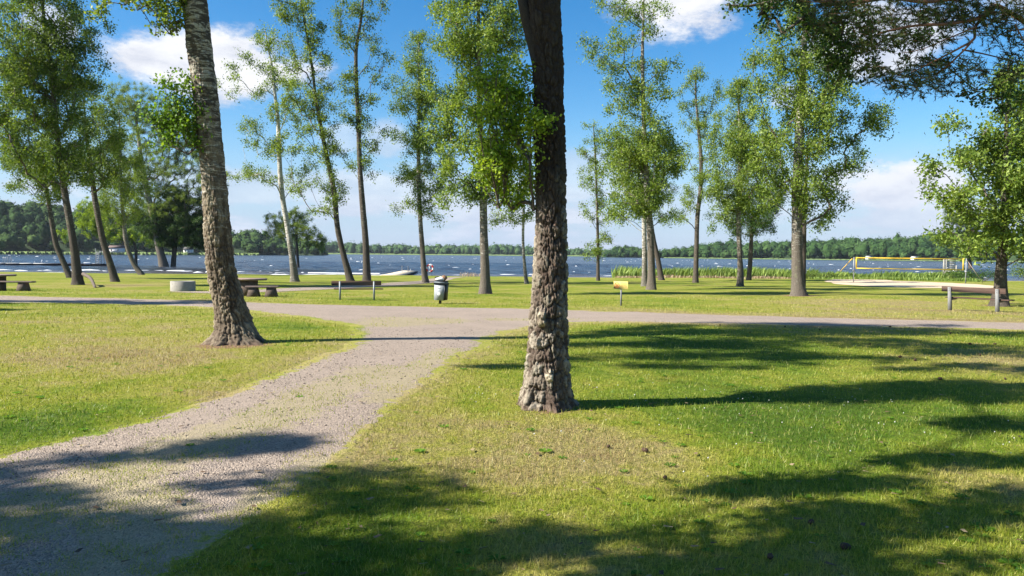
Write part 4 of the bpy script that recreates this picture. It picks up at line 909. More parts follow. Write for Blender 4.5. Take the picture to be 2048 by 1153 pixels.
def leaves_on(root, cl, C, seed, leafmat, leaf, per, tips, sp, droop=.1, twig=.0022, name=('shoots', 'shoot_leaves'), starts=None, tmat=None):
    """leafy shoots growing from a trunk: parts 'shoots' (twigs) and their leaves"""
    rg = np.random.default_rng(seed); base = np.array(parent_world(root)); NA = np.array(C); par = [-1] * len(C); T = []; n0 = len(C)
    order = np.argsort([np.min(np.linalg.norm(NA - c[:3], axis=1)) for c in cl])
    for oi in order:
        c = cl[oi][:3]; d = NA - c; dist = np.linalg.norm(d, axis=1) + np.maximum(0, NA[:, 2] - c[2] + .3) * 1.5; k = int(np.argmin(dist)); p0 = NA[k]; st = max(2, int(dist[k] / .15)); prev = k; new = []
        mid = (p0 + c) / 2 + rg.normal(0, .06 * dist[k], 3)
        for j in range(1, st + 1):
            t = j / st; new.append((1 - t) ** 2 * p0 + 2 * t * (1 - t) * mid + t * t * c); par.append(prev); prev = len(NA) + len(new) - 1
        NA = np.vstack([NA, new]); ci = len(NA) - 1; tn = []
        for j in range(tips):
            v = rg.normal(size=3); v /= np.linalg.norm(v); tp = c + v * cl[oi][3] * (.5 + .7 * rg.random()); tn.append(tp); par.append(ci); T.append((c, tp))
        NA = np.vstack([NA, tn])
    par = np.array(par); n = len(NA); cnt = np.zeros(n); ch = np.zeros(n)
    for i in range(n0, n): ch[par[i]] += 1
    cnt[ch == 0] = 1
    for i in range(n - 1, n0 - 1, -1): cnt[par[i]] += cnt[i]
    ids = np.arange(n0, n); rr = twig * np.maximum(cnt[ids], 1) ** .40
    V, Q = tubes(NA[par[ids]] - base, NA[ids] - base, rr * 1.1, rr, 4)
    so = link(name[0], npmesh(name[0], V, Q), tmat or M_TWIG, root)
    S = np.array([a for a, b in T]); E = np.array([b for a, b in T]); t = rg.random((len(S), per)) * 1.1
    P = (S[:, None] * (1 - t[..., None]) + E[:, None] * t[..., None] + rg.normal(0, sp, (len(S), per, 3))).reshape(-1, 3)
    V, Q = leaf_quads(P, leaf, rg, droop, .7)
    link(name[1], npmesh(name[1], V - base, Q, fattrs={'tint': np.clip(rg.normal(.5, .25, len(Q)), 0, 1)}), leafmat, root)
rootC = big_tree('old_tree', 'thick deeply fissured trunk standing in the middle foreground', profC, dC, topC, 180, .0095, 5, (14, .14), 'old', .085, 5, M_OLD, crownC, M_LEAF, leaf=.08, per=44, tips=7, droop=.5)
limbC = [at(1090, 170, dC), at(1070, 95, dC), at(1055, 45, dC), at(1042, -10, dC), at(1015, -120, dC + .2)]
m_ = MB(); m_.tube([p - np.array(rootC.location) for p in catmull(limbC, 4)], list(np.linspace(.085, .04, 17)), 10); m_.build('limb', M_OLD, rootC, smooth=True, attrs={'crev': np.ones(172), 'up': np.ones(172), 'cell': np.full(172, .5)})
leaves_on(rootC, shoots, [at(1068, y, dC - .05) for y in (420, 400, 380, 250)] + [at(1075, 245, dC - .2)], 61, M_LEAFB, .036, 20, 5, .045)

dB = ground(470, 686)[1]
profB = [(686, 431, 511), (655, 436, 501), (607, 429, 487), (560, 420, 474), (516, 413, 466), (440, 408, 459), (364, 404, 452), (270, 395, 443), (182, 386, 434), (90, 374, 423), (0, 366, 413), (-80, 358, 404)]
tB = at(381, -80, dB); topB = [((tB[0] - .35, dB, 8.4), .18), ((tB[0] - .6, dB + .1, 11), .13), ((tB[0] - .8, dB, 14), .05)]
crownB = np.concatenate([shade(x_, y_, 9.6, 1.2, .22, 7, int(x_), .4) for x_, y_ in ((1230, 690), (1400, 684), (1560, 692), (1700, 680), (1850, 690), (1990, 705), (1480, 712))] + [ball((-7.0, 13.6, 11.5), (3.0, 2.4, 3.4), 80, 80, .5), ball((-5.2, 13.4, 9.2), (2.2, 1.8, 1.4), 24, 81, .45), ball((-8, 13, 9), (1.6, 1.6, 1.5), 16, 82, .45)])
rootB = big_tree('old_birch_tree', 'large leaning birch with flared foot on the lawn left of the track', profB, dB, topB, 150, .0145, 9, (15, .2), 'birch', .20, 3, M_BIRCHBIG, crownB, M_LEAF, leaf=.075, per=44, tips=7, droop=.6)
lb = []
for (x, y, r_, n_) in [(380, 235, .22, 12), (345, 245, .20, 10), (350, 205, .18, 7), (375, 270, .2, 11), (345, 180, .13, 5), (370, 165, .12, 4), (315, 240, .12, 5), (335, 280, .12, 5), (392, 290, .10, 5), (395, 215, .12, 6), (300, 215, .05, 1)]:
    rg_ = np.random.default_rng(int(x * y)); c = at(x, y, dB - .15); lb.append(np.column_stack([c + rg_.normal(size=(n_, 3)) * r_ * .75, .13 + .07 * rg_.random(n_)]))
leaves_on(rootB, np.concatenate(lb), [at(400, 260, dB), at(402, 300, dB)], 62, M_LEAFM, .055, 13, 4, .06)
lb = []
for (x, y, r_, n_) in [(345, 10, .2, 10), (320, 5, .2, 9), (290, 0, .18, 7), (355, 30, .14, 6), (335, 40, .1, 3), (265, -10, .16, 5), (322, 62, .05, 2), (255, 0, .1, 2), (205, 5, .06, 2), (195, 25, .04, 2), (190, 38, .02, 1), (230, -20, .15, 4), (360, 5, .1, 4)]:
    rg_ = np.random.default_rng(int(x * 3 + y)); c = at(x, y, dB - .2); lb.append(np.column_stack([c + rg_.normal(size=(n_, 3)) * r_ * .75, .12 + .06 * rg_.random(n_)]))
leaves_on(rootB, np.concatenate(lb), [at(374, 60, dB), at(368, 20, dB)], 63, M_LEAF, .06, 9, 4, .05, name=('upper_shoots', 'upper_shoot_leaves'))

# ------------------------------------------------------------------ pine reaching in from the upper right
def pine():
    rg = np.random.default_rng(99); b = np.array([11.2, 12.0, float(zf(11.2, 12.0)) - .05])
    root = empty('pine_tree', b); tag(root, 'pine outside the right edge reaching dark needle boughs over the lawn', 'tree')
    s = np.linspace(0, 1, 26)[:, None]; C = b + (np.array([11.0, 12.2, 13]) - b) * s; V, Q = trunk_mesh(C, .24 * (1 - .8 * s[:, 0]), 16, 3)
    link('trunk', npmesh('trunk', V - b, Q, smooth=True), M_PINEB, root)
    d = 12.0
    limbs = [([(2330, 60), (2140, 95), (2040, 38), (1990, 12), (1960, 35), (1900, 48), (1830, 52), (1760, 66)], .05), ([(1990, 14), (1952, 52), (1948, 78), (1920, 96), (1870, 122), (1810, 152)], .028),
             ([(1948, 78), (1925, 104), (1885, 140), (1840, 165), (1790, 178)], .018), ([(1925, 100), (1975, 110), (2030, 125), (2070, 140)], .014), ([(2140, -40), (2040, -10), (1950, -6), (1850, 4), (1770, -4), (1700, 6), (1640, -2)], .04),
             ([(1952, 54), (1890, 80), (1840, 100), (1790, 108)], .012), ([(2200, 120), (2110, 70), (2040, 60), (2000, 70), (1980, 90)], .02), ([(1770, 0), (1700, -12), (1650, 4), (1600, 2)], .02), ([(2030, 50), (2046, 80), (2060, 110)], .012)]
    tuft = []
    for i, (px, r0) in enumerate(limbs):
        P = catmull([at(x, y, d + .35 * math.sin(i * 2.1 + j * .8)) for j, (x, y) in enumerate(px)], 6); rr = np.linspace(r0, r0 * .3, len(P))
        m = MB(); m.tube(P - b, list(rr), 7); m.build('bough', M_PINEB, root, smooth=True)
    # needle pads, photo pixels: centre, half sizes, count
    pads = [(1830, 30, 90, 32, 260), (1760, 60, 70, 26, 170), (1900, 20, 60, 30, 150), (1960, 30, 60, 26, 120), (1700, 25, 60, 28, 130), (1660, 8, 50, 20, 80), (2030, 20, 40, 26, 120), (2040, 60, 30, 22, 70), (1820, 170, 50, 14, 90), (1860, 150, 44, 12, 70), (1790, 150, 44, 14, 80), (1900, 128, 44, 12, 60), (1850, 125, 40, 12, 60), (1960, 140, 40, 12, 60), (1900, 172, 30, 8, 40), (2020, 150, 34, 14, 50), (1830, 85, 60, 12, 70), (1900, 75, 40, 12, 30), (1640, 50, 26, 18, 30), (1740, 90, 40, 14, 50), (1800, -30, 200, 20, 200), (2040, 100, 30, 20, 50), (1740, 140, 26, 10, 30), (1990, 60, 30, 16, 40)]
    tc = []
    for (x, y, hx, hy, n) in pads:
        c = at(x, y, d); q = rg.normal(size=(n, 3)) * np.array([hx * d / F * .55, .25, hy * d / F * .5]); q[:, 2] += -.10 * q[:, 0]; tc.append(c + q)
    tc = np.concatenate(tc); tc = tc[rg.random(len(tc)) < .8]; n = len(tc); k = 18
    ax = rg.normal(size=(n, 3)) + np.array([-1.2, 0, .25]); ax /= np.linalg.norm(ax, axis=1, keepdims=True)
    # short twigs under the tufts
    V1, Q1 = tubes(tc - ax * .16 - b, tc + ax * .05 - b, np.full(n, .004), np.full(n, .003), 3); link('twigs', npmesh('twigs', V1, Q1), M_PINEB, root)
    st = tc[:, None] - ax[:, None] * (rg.random((n, k, 1)) * .14) ; dv = ax[:, None] * .8 + rg.normal(size=(n, k, 3)) * .6; dv /= np.linalg.norm(dv, axis=2, keepdims=True)
    L = .055 + .035 * rg.random((n, k, 1)); sd = np.cross(dv, rg.normal(size=(n, k, 3))); sd /= np.linalg.norm(sd, axis=2, keepdims=True)
    V = np.stack([st + sd * .0062, st - sd * .0062, st + dv * L], 2).reshape(-1, 3)
    link('needles', npmesh('needles', V - b, np.arange(len(V)).reshape(-1, 3), fattrs={'tint': np.repeat(np.clip(rg.normal(.45, .22, n), 0, 1), k)}), M_NEEDLE, root)
pine()
# dark broadleaf sprays in the top right corner, from a tree off the right edge
rt_ = empty('oak_tree', (12.6, 15.5, float(zf(12.6, 15.5)))); tag(rt_, 'oak outside the right edge dangling dark leafy twigs at the top', 'tree')
b_ = np.array(rt_.location); C_ = np.array([[12.6, 15.5, b_[2] - .05], [12.5, 15.4, 3], [12.3, 15.2, 6.5], [12, 15, 11]]); V_, Q_ = trunk_mesh(catmull(C_, 6), np.linspace(.26, .08, 19), 14, 8); link('trunk', npmesh('trunk', V_ - b_, Q_, smooth=True), M_BIRCHD, rt_)
lp = catmull([C_[2], at(2100, -60, 14.5), at(1900, -30, 13.5), at(1720, 2, 13), at(1660, 6, 13), at(1600, -6, 13), at(1500, 12, 13), at(1450, 10, 13)], 5)
m_ = MB(); m_.tube(lp - b_, list(np.linspace(.09, .012, len(lp))), 7); m_.build('limb', M_TWIG, rt_, smooth=True)
oc = []
for (x, y, r_, n_) in [(1500, 10, .3, 5), (1545, 25, .3, 8), (1590, 15, .3, 8), (1640, 40, .3, 9), (1670, 80, .35, 16), (1700, 110, .34, 16), (1650, 110, .25, 9), (1730, 90, .25, 8), (1680, 140, .2, 7), (1620, -10, .35, 8), (1465, 20, .2, 3), (1560, -10, .3, 8), (1520, 60, .12, 2), (1700, 60, .3, 10), (1790, 110, .2, 4), (1830, 85, .2, 4), (1860, 90, .1, 2), (1960, 190, .2, 5), (2000, 180, .25, 7), (2030, 210, .25, 8)]:
    rg_ = np.random.default_rng(int(x * 5 + y)); c = at(x, y, 13); oc.append(np.column_stack([c + rg_.normal(size=(n_, 3)) * r_ * .7, .14 + .08 * rg_.random(n_)]))
leaves_on(rt_, np.concatenate(oc), lp[8:], 64, M_LEAFD, .06, 8, 4, .05, tmat=M_TWIG, name=('twigs', 'leaves'))

# ------------------------------------------------------------------ lake
def lake():
    rows = np.concatenate([np.arange(96, 150, .55), np.arange(150, 260, 1.0), np.geomspace(260, 3200, 60)]); u = np.linspace(-1.0, 1.0, 270)
    U, D = np.meshgrid(u, rows); Xw = U * (D + 60); p = np.stack([Xw, D, 0 * Xw], -1)
    fade = np.interp(D, [96, 104, 115, 300, 700], [0, .35, 1, 1, .0])
    ph = .9 * fbm(p * .05, 3, 4) * 6
    z = .075 * np.sin(.95 * D + .25 * Xw + ph) + .07 * np.sin(1.5 * D - .5 * Xw + ph * 1.3 + 2) + .13 * fbm(p * np.array([.35, .7, 1]), 3, 8)
    V = np.column_stack([Xw.ravel(), D.ravel(), (WATER + z * fade).ravel()]); nr, nc = Xw.shape; i = np.arange(nr * nc).reshape(nr, nc)
    Q = np.stack([i[:-1, :-1], i[:-1, 1:], i[1:, 1:], i[1:, :-1]], -1).reshape(-1, 4)
    return npmesh('lake', V, Q, smooth=True)
tag(link('lake', lake(), M_WATER), 'wind-ruffled dark blue lake', kind='structure')
# white foam: crests out on the lake and rollers at the beach
def foam():
    V = []; Q = []; n0 = 0; rg = np.random.default_rng(31)
    def crest(cx, cy, L, h, w, z0):
        nonlocal n0
        k = max(4, int(L / .5)) if L < 6 else int(L / .6); t = np.linspace(-1, 1, k); env = (1 - t * t) ** .5 * (.55 + .75 * rg.random(k)); a = rg.normal(0, .12)
        x = cx + t * L / 2; y = cy + t * L / 2 * math.tan(a) + .25 * rg.normal(size=k) * w
        for (dy, dz) in ((-w, -.04), (-w * .35, .75), (0, 1), (w * .9, .1)):
            V.append(np.column_stack([x, y + dy * env, z0 + np.where(dz > 0, dz, 0) * h * env * (.75 + .5 * rg.random(k)) + (dz if dz < 0 else 0)]))
        for r_ in range(3):
            for j in range(k - 1): Q.append([n0 + r_ * k + j, n0 + r_ * k + j + 1, n0 + (r_ + 1) * k + j + 1, n0 + (r_ + 1) * k + j])
        n0 += 4 * k
    for _ in range(260):
        d = 112 + 560 * rg.random() ** 1.5; x = (rg.random() * 2 - 1) * (.72 * d); s = (d / 200) ** .35
        crest(x, d, .5 + 1.6 * rg.random() ** 2, .06 + .09 * rg.random(), .2, WATER + .05)
    for (px0, px1, y0, h) in [(-40, 62, 541, .34), (70, 118, 541.5, .34), (128, 208, 540.5, .36), (160, 222, 542, .2), (80, 130, 545, .12), (0, 40, 545, .1), (330, 385, 542, .34), (386, 412, 545, .22), (540, 580, 548.5, .3), (600, 700, 549.5, .28), (545, 560, 541, .2), (470, 500, 544, .16), (1160, 1180, 550, .14), (640, 700, 549, .16), (800, 850, 549, .22), (1200, 1230, 552, .12), (540, 700, 546, .1), (740, 790, 550, .16), (1140, 1160, 549, .14), (905, 925, 550, .1), (240, 330, 541, .24), (1000, 1040, 549, .12)]:
        x0, x1 = at(px0, y0, 1)[0], at(px1, y0, 1)[0]; hor = 509 + .0087 * ((px0 + px1) / 2 - 1024); d = (EYE - WATER - h * .3) * F / (y0 - hor); crest((x0 + x1) / 2 * d, d, (x1 - x0) * d, h * (.62 if px0 < 500 else .36), .6, WATER)
    return npmesh('foam', np.concatenate(V), np.array(Q), smooth=True)
tag(link('wave_foam', foam(), simple('foam_white', (.60, .61, .62), .8, .06, 2)), 'white foam crests on the waves and along the beach', 'foam', kind='stuff')

# ------------------------------------------------------------------ far shores
def ico(sub):
    import bmesh
    bm = bmesh.new(); bmesh.ops.create_icosphere(bm, subdivisions=sub, radius=1); V = np.array([v.co[:] for v in bm.verts]); Fc = np.array([[v.index for v in f.verts] for f in bm.faces]); bm.free(); return V, Fc
ICO2, ICOF2 = ico(3); ICO1, ICOF1 = ico(2)
HOR = lambda px: 509 + .0087 * (px - 1024)
def shore(nm, label, line, d_fn, depth, size, n, mat, seed, dense, lab2, fringe=True, ico_=1, nl=60, lsz=1.3):
    """line: (px, ytop) tree-top outline, d_fn: distance of the waterline"""
    rg = np.random.default_rng(seed); px = np.array([p[0] for p in line], float); yt = np.array([p[1] for p in line], float)
    def top(x): return EYE + (HOR(x) - np.interp(x, px, yt)) / F * (d_fn(x) + depth * .8)
    # hill body
    xs = np.linspace(px[0], px[-1], 90); ts = np.linspace(0, 1, 9); V = []
    for t in ts:
        for x in xs:
            d = d_fn(x) + depth * t * 1.3; H = max(.4, top(x) - size * 1.7 - WATER); prof = np.interp(t, [0, .05, .65, 1], [-.3, .12, 1, .9]) * H
            V.append([(x - 1024) / F * d, d, WATER + prof])
    V = np.array(V); i = np.arange(len(V)).reshape(len(ts), len(xs)); Q = np.stack([i[:-1, :-1], i[:-1, 1:], i[1:, 1:], i[1:, :-1]], -1).reshape(-1, 4)
    tag(link('hill', npmesh('hill', V, Q, smooth=True), M_HILL), label, kind='structure')
    Vi, Fi = (ICO2, ICOF2) if ico_ == 2 else (ICO1, ICOF1)
    VV = []; FF = []; tt = []; n0 = 0
    for k in range(n):
        x = px[0] + (px[-1] - px[0]) * rg.random(); t = rg.random() ** 1.3 if rg.random() < .8 else .62 + .1 * rg.random(); d = d_fn(x) + depth * (.04 + t * .8); H = max(.4, top(x) - size * 1.7 - WATER)
        g = WATER + np.interp((.04 + t * .8) / 1.3, [0, .05, .65, 1], [0, .15, 1, .9]) * H; s = size * (.6 + .7 * rg.random()) * (1 if t > .05 else .8); hh = s * (.85 + .5 * rg.random())
        if rg.random() < .18: hh *= 1.3; s *= .75
        P = Vi.copy(); nz = fbm(P * 1.6 + rg.random(3) * 40, 3, 5); P = P * (.80 + .32 * nz)[:, None] * np.array([s, s, hh * .95]); gz = min(g + hh * .75, top(x) - hh * (.8 if t < .55 else .72) + 1.2 * rg.normal())
        ctr = np.array([(x - 1024) / F * d, d, gz]); P += ctr; tn = float(np.clip(rg.normal(.5, .26), 0, 1)); VV.append(P); FF.append(Fi + n0); n0 += len(P); tt.append(np.full(len(Fi), tn * .8))
        m = nl; v = rg.normal(size=(m, 3)); v[:, 1] = -np.abs(v[:, 1]) * .9 + .25; v[:, 2] = v[:, 2] * .9 + .2; v /= np.linalg.norm(v, axis=1, keepdims=True); c_ = ctr + v * np.array([s, s, hh]) * (.78 + .3 * rg.random((m, 1)))
        L = lsz * (.6 + .8 * rg.random((m, 1))); d1 = rg.normal(size=(m, 3)); d1 -= v * np.sum(d1 * v, 1, keepdims=True) * .55; d1 /= np.linalg.norm(d1, axis=1, keepdims=True); d2 = np.cross(v, d1); V3 = np.stack([c_ + d1 * L, c_ - d1 * L * .5 + d2 * L * .8, c_ - d1 * L * .5 - d2 * L * .8], 1).reshape(-1, 3)
        VV.append(V3); FF.append(np.arange(3 * m).reshape(-1, 3) + n0); n0 += 3 * m; tt.append(np.clip(tn + rg.normal(0, .16, m), 0, 1))
    tag(link('forest', npmesh('forest', np.concatenate(VV), np.concatenate(FF), fattrs={'tint': np.concatenate(tt)}, smooth=False), mat), lab2, 'forest', kind='stuff')
M_HILL = simple('forest_floor', (.035, .065, .02), .95, .3, .05)
MF1 = mat_forest('forest_left', (.014, .036, .012), (.05, .10, .026), (.12, .19, .05)); MF2 = mat_forest('forest_right', (.014, .038, .013), (.042, .09, .024), (.085, .145, .042)); MF3 = mat_forest('forest_far', (.03, .065, .028), (.06, .115, .04), (.11, .17, .06))
shore('left', 'wooded hill across the bay on the left', [(-500, 380), (-150, 392), (0, 400), (55, 396), (110, 405), (170, 412), (240, 418), (330, 430), (420, 446), (465, 459), (520, 460), (560, 470), (610, 478), (636, 490), (650, 506)], lambda x: np.interp(x, [-500, 0, 400, 660], [430, 520, 650, 800]), 190, 6.0, 640, MF1, 101, 1, 'leafy forest covering the left-hand hill across the bay', ico_=1)
shore('mid', 'low wooded far shore beyond the middle of the lake', [(560, 483), (650, 484), (680, 486), (760, 491), (850, 493), (920, 491), (1000, 492), (1080, 494), (1160, 500), (1230, 503), (1330, 505)], lambda x: 1500 + 0 * x, 300, 9, 440, MF3, 102, 1, 'distant forest along the far shore in the middle', nl=26, lsz=2.6)
shore('point', 'small wooded point beyond the lake right of the foreground trunk', [(1210, 506), (1225, 497), (1245, 492), (1270, 495), (1290, 503)], lambda x: 1000 + 0 * x, 60, 5.5, 60, MF2, 103, 1, 'clump of trees on the small wooded point')
shore('right', 'long wooded hill across the lake on the right', [(1305, 508), (1330, 500), (1380, 496), (1410, 490), (1440, 482), (1480, 484), (1540, 484), (1600, 481), (1680, 479), (1750, 478), (1800, 474), (1860, 467), (1900, 463), (1980, 460), (2060, 455), (2200, 450), (2500, 446)], lambda x: np.interp(x, [1300, 1500, 2100, 2500], [950, 850, 680, 600]), 200, 6.2, 780, MF2, 104, 1, 'dark forest covering the right-hand hill across the lake', ico_=1)
# pale reed fringes along the far waterline
def fringe(line, mat, label, h=1.6, off=-6):
    rg = np.random.default_rng(5); V = []; n0 = 0; Tt = []
    for (x, d) in line:
        X_ = (x - 1024) / F * d
        for k in range(2):
            a = rg.normal(0, 1.2); w = 1.6 * d / 600; hh = h * (.5 + rg.random()); V += [[X_ + a - w, d + off, WATER - .1], [X_ + a + w, d + off, WATER - .1], [X_ + a + w * .6, d + off + 1, WATER + hh], [X_ + a - w * .6, d + off + 1, WATER + hh * .9], [X_ + a + w, d + off + 6, WATER], [X_ + a - w, d + off + 6, WATER]]
            Tt += [[n0, n0 + 1, n0 + 2, n0 + 3], [n0 + 3, n0 + 2, n0 + 4, n0 + 5]]; n0 += 6
    tag(link('shore_reeds', npmesh('fr', np.array(V), np.array(Tt)), mat), label, 'reeds', kind='stuff')
M_FR = simple('far_reeds', (.15, .21, .065), .9, .25, .3)
fringe([(x, np.interp(x, [-500, 0, 400, 660], [430, 520, 650, 800])) for x in np.arange(-300, 520, .8)], M_FR, 'pale green reeds at the foot of the left-hand hill', 1.5)
fringe([(x, np.interp(x, [1300, 1500, 2100], [950, 850, 680])) for x in np.arange(1330, 2200, 2.5)], M_FR, 'thin pale reed line under the right-hand hill', .8)
fringe([(x, 1500) for x in np.arange(650, 1230, 2.5)], M_FR, 'faint reed line along the middle far shore', 1.6, -10)
MWH = simple('house_white', (.72, .70, .66), .8, .05); MRO = simple('house_roof', (.12, .085, .07), .8, .1); MDK = simple('window_dark', (.03, .035, .04), .3, .05)
def house(px, py, d, w, h, label, roof=MRO):
    c = at(px, py, d); r = empty('house', (c[0], c[1], c[2] - h / 2)); tag(r, label, 'house', 'houses on the far shore')
    m = MB(); m.box((-w / 2, -3, 0), (w / 2, 3, h)); m.build('wall', MWH, r)
    m = MB(); m.add([[-w / 2 - .4, -3.4, h], [w / 2 + .4, -3.4, h], [w / 2 + .4, 3.4, h], [-w / 2 - .4, 3.4, h], [-w / 2 - .4, 0, h + 2], [w / 2 + .4, 0, h + 2]], [[0, 1, 5, 4], [2, 3, 4, 5], [0, 3, 2, 1]], [[0, 4, 3], [1, 2, 5]]); m.build('roof', roof, r)
    for i in (-1, 1):
        m = MB(); m.box((i * w / 4 - .5, -3.04, h * .35), (i * w / 4 + .5, -2.98, h * .75)); m.build('window', MDK, r)
house(1737, 518, 728, 4.2, 1.5, 'small white house on the far shore seen through the left part of the net', simple('grey_roof', (.3, .29, .28), .8, .1)); house(1828, 519, 708, 4.0, 1.4, 'small grey-roofed white house on far shore seen through the middle of the net', simple('pale_roof', (.4, .38, .36), .8, .1))
house(233, 501, 585, 10, 3.4, 'brown-roofed house behind the trees on the left far shore'); house(377, 503, 640, 6, 2.8, 'tiny pale house on the left far shore beside the dark maple', simple('dark_roof', (.09, .085, .08), .8, .1))

# ------------------------------------------------------------------ reeds and shore plants on this side
def reed_bed(name, label, pts, n, h, seed, mat, w=.03, lean=.18):
    rg = np.random.default_rng(seed); P = np.array(pts, float)
    lo, hi = P.min(0), P.max(0); x = lo[0] + (hi[0] - lo[0]) * rg.random(n * 2); y = lo[1] + (hi[1] - lo[1]) * rg.random(n * 2); k = inside(P, x, y); x, y = x[k][:n], y[k][:n]; n = len(x)
    hh = h * (.55 + .55 * rg.random(n)) * (.8 + .35 * fbm(np.column_stack([x, y, 0 * x]) * .5, 3, seed)); z = np.maximum(zf(x, y), WATER - .05) - .03
    a = rg.normal(0, lean, n) + .08; b = rg.normal(0, lean, n); base = np.column_stack([x, y, z]); mid = base + np.column_stack([a * .35, b * .3, np.ones(n) * .6]) * hh[:, None]; tip = base + np.column_stack([a + .12, b, np.ones(n)]) * hh[:, None]
    s = np.column_stack([np.full(n, w), rg.normal(0, w * .5, n), 0 * x]) * (.6 + .8 * rg.random(n))[:, None]
    V = np.stack([base - s * .6, base + s * .6, mid - s, mid + s, tip], 1).reshape(-1, 3); o_ = np.arange(n)[:, None] * 5
    Q = o_ + np.array([[0, 1, 3, 2]]); T = o_ + np.array([[2, 3, 4]])
    me = npmesh(name, V, [Q, T], fattrs={'tint': np.concatenate([rg.random(n)] * 2)})
    return tag(link(name, me, mat), label, 'reeds', kind='stuff')
M_REED = mat_leaf('reed_leaf', (.10, .16, .03), (.20, .29, .06), (.33, .42, .11), .35, .6)
M_DRYR = mat_leaf('dry_reed', (.25, .18, .10), (.36, .28, .16), (.5, .42, .28), .2, .8, (1, 1, 1))
W = lambda px, d: (px - 1024) / F * d
reed_bed('reed_bed', 'bright green reed bed at the water edge behind the birches', [(W(1222, 99), 98.5), (W(1600, 98), 97.5), (W(1640, 104), 104), (W(1560, 106), 107), (W(1300, 106), 106), (W(1235, 104), 103)], 9000, 1.75, 1, M_REED, .045)
reed_bed('reed_bed', 'lower reeds and herbs along the water behind the volleyball net', [(W(1600, 97), 95.5), (W(1760, 95), 94), (W(1920, 92), 91.5), (W(1900, 99), 99), (W(1760, 102), 101.5), (W(1600, 103), 103)], 8000, 1.25, 2, M_REED, .05)
reed_bed('dry_reeds', 'straw-coloured reed stubble at the foot of the reed bed', [(W(1225, 98), 97.6), (W(1640, 97), 96.8), (W(1640, 98), 98.5), (W(1240, 99), 99)], 3000, .55, 3, M_DRYR, .03)
reed_bed('dry_reeds', 'few pale dry reed stalks standing on the beach left of the dense birch', [(W(918, 99), 98.5), (W(962, 99), 98.5), (W(962, 102), 102), (W(918, 102), 102)], 110, .95, 4, M_DRYR, .016, .25)
reed_bed('shore_grass', 'long grass edging the sand court on the lake side', [(W(1640, 90), 93.5), (W(1720, 88), 92.5), (W(1900, 84), 88.5), (W(1990, 80), 82), (W(1995, 82), 86), (W(1900, 88), 93), (W(1720, 92), 96)], 6000, .5, 6, M_REED, .04)
def bush(label, px, py, d, wx, h, n, seed, mat, leaf=.12):
    c = at(px, py, d); z = float(zf(c[0], d)); rg = np.random.default_rng(seed); r = empty('bush', (c[0], d, z)); tag(r, label, 'bush', 'bushes by the water')
    S = []; E = []
    for k in range(26):
        a = rg.random() * 6.28; e = np.array([math.cos(a) * wx * rg.random() ** .5, math.sin(a) * wx * .6 * rg.random() ** .5, h * (.45 + .5 * rg.random())]); E.append(e); S.append(e * np.array([.2, .2, 0]))
    S, E = np.array(S), np.array(E); V, Q = tubes(S, E, np.full(26, .02), np.full(26, .006), 4); link('stems', npmesh('stems', V, Q), M_TWIG, r)
    P = np.concatenate([E[:, None] + rg.normal(0, .22, (26, n // 26, 3)) * np.array([1.4, 1.2, 1.0])]).reshape(-1, 3); P[:, 2] = np.abs(P[:, 2]); V, Q = leaf_quads(P, leaf, rg)
    link('foliage', npmesh('foliage', V, Q, fattrs={'tint': rg.random(len(Q))}), mat, r)
bush('dark low bush under the right net post', 1925, 556, 88, 1.5, 1.0, 1500, 1, M_LEAFD)
bush('dark bush right of the right net post, wider', 1962, 556, 87, 1.7, 1.1, 1700, 2, M_LEAFD)
bush('green bush at the right edge of the picture by the water', 2062, 556, 80, 2.0, 2.0, 2600, 3, M_LEAFY)
bush('low dark green bush left of the sand court', 1640, 556, 95, 1.8, .9, 1300, 4, M_LEAFY)
bush('small round bush at left end of the net court', 1612, 556, 96, 1.0, .8, 800, 5, M_LEAFY)
bush('leafy bush between the gnarled alder and the right net post', 1905, 553, 90, 1.0, 1.2, 1000, 6, M_LEAFY)

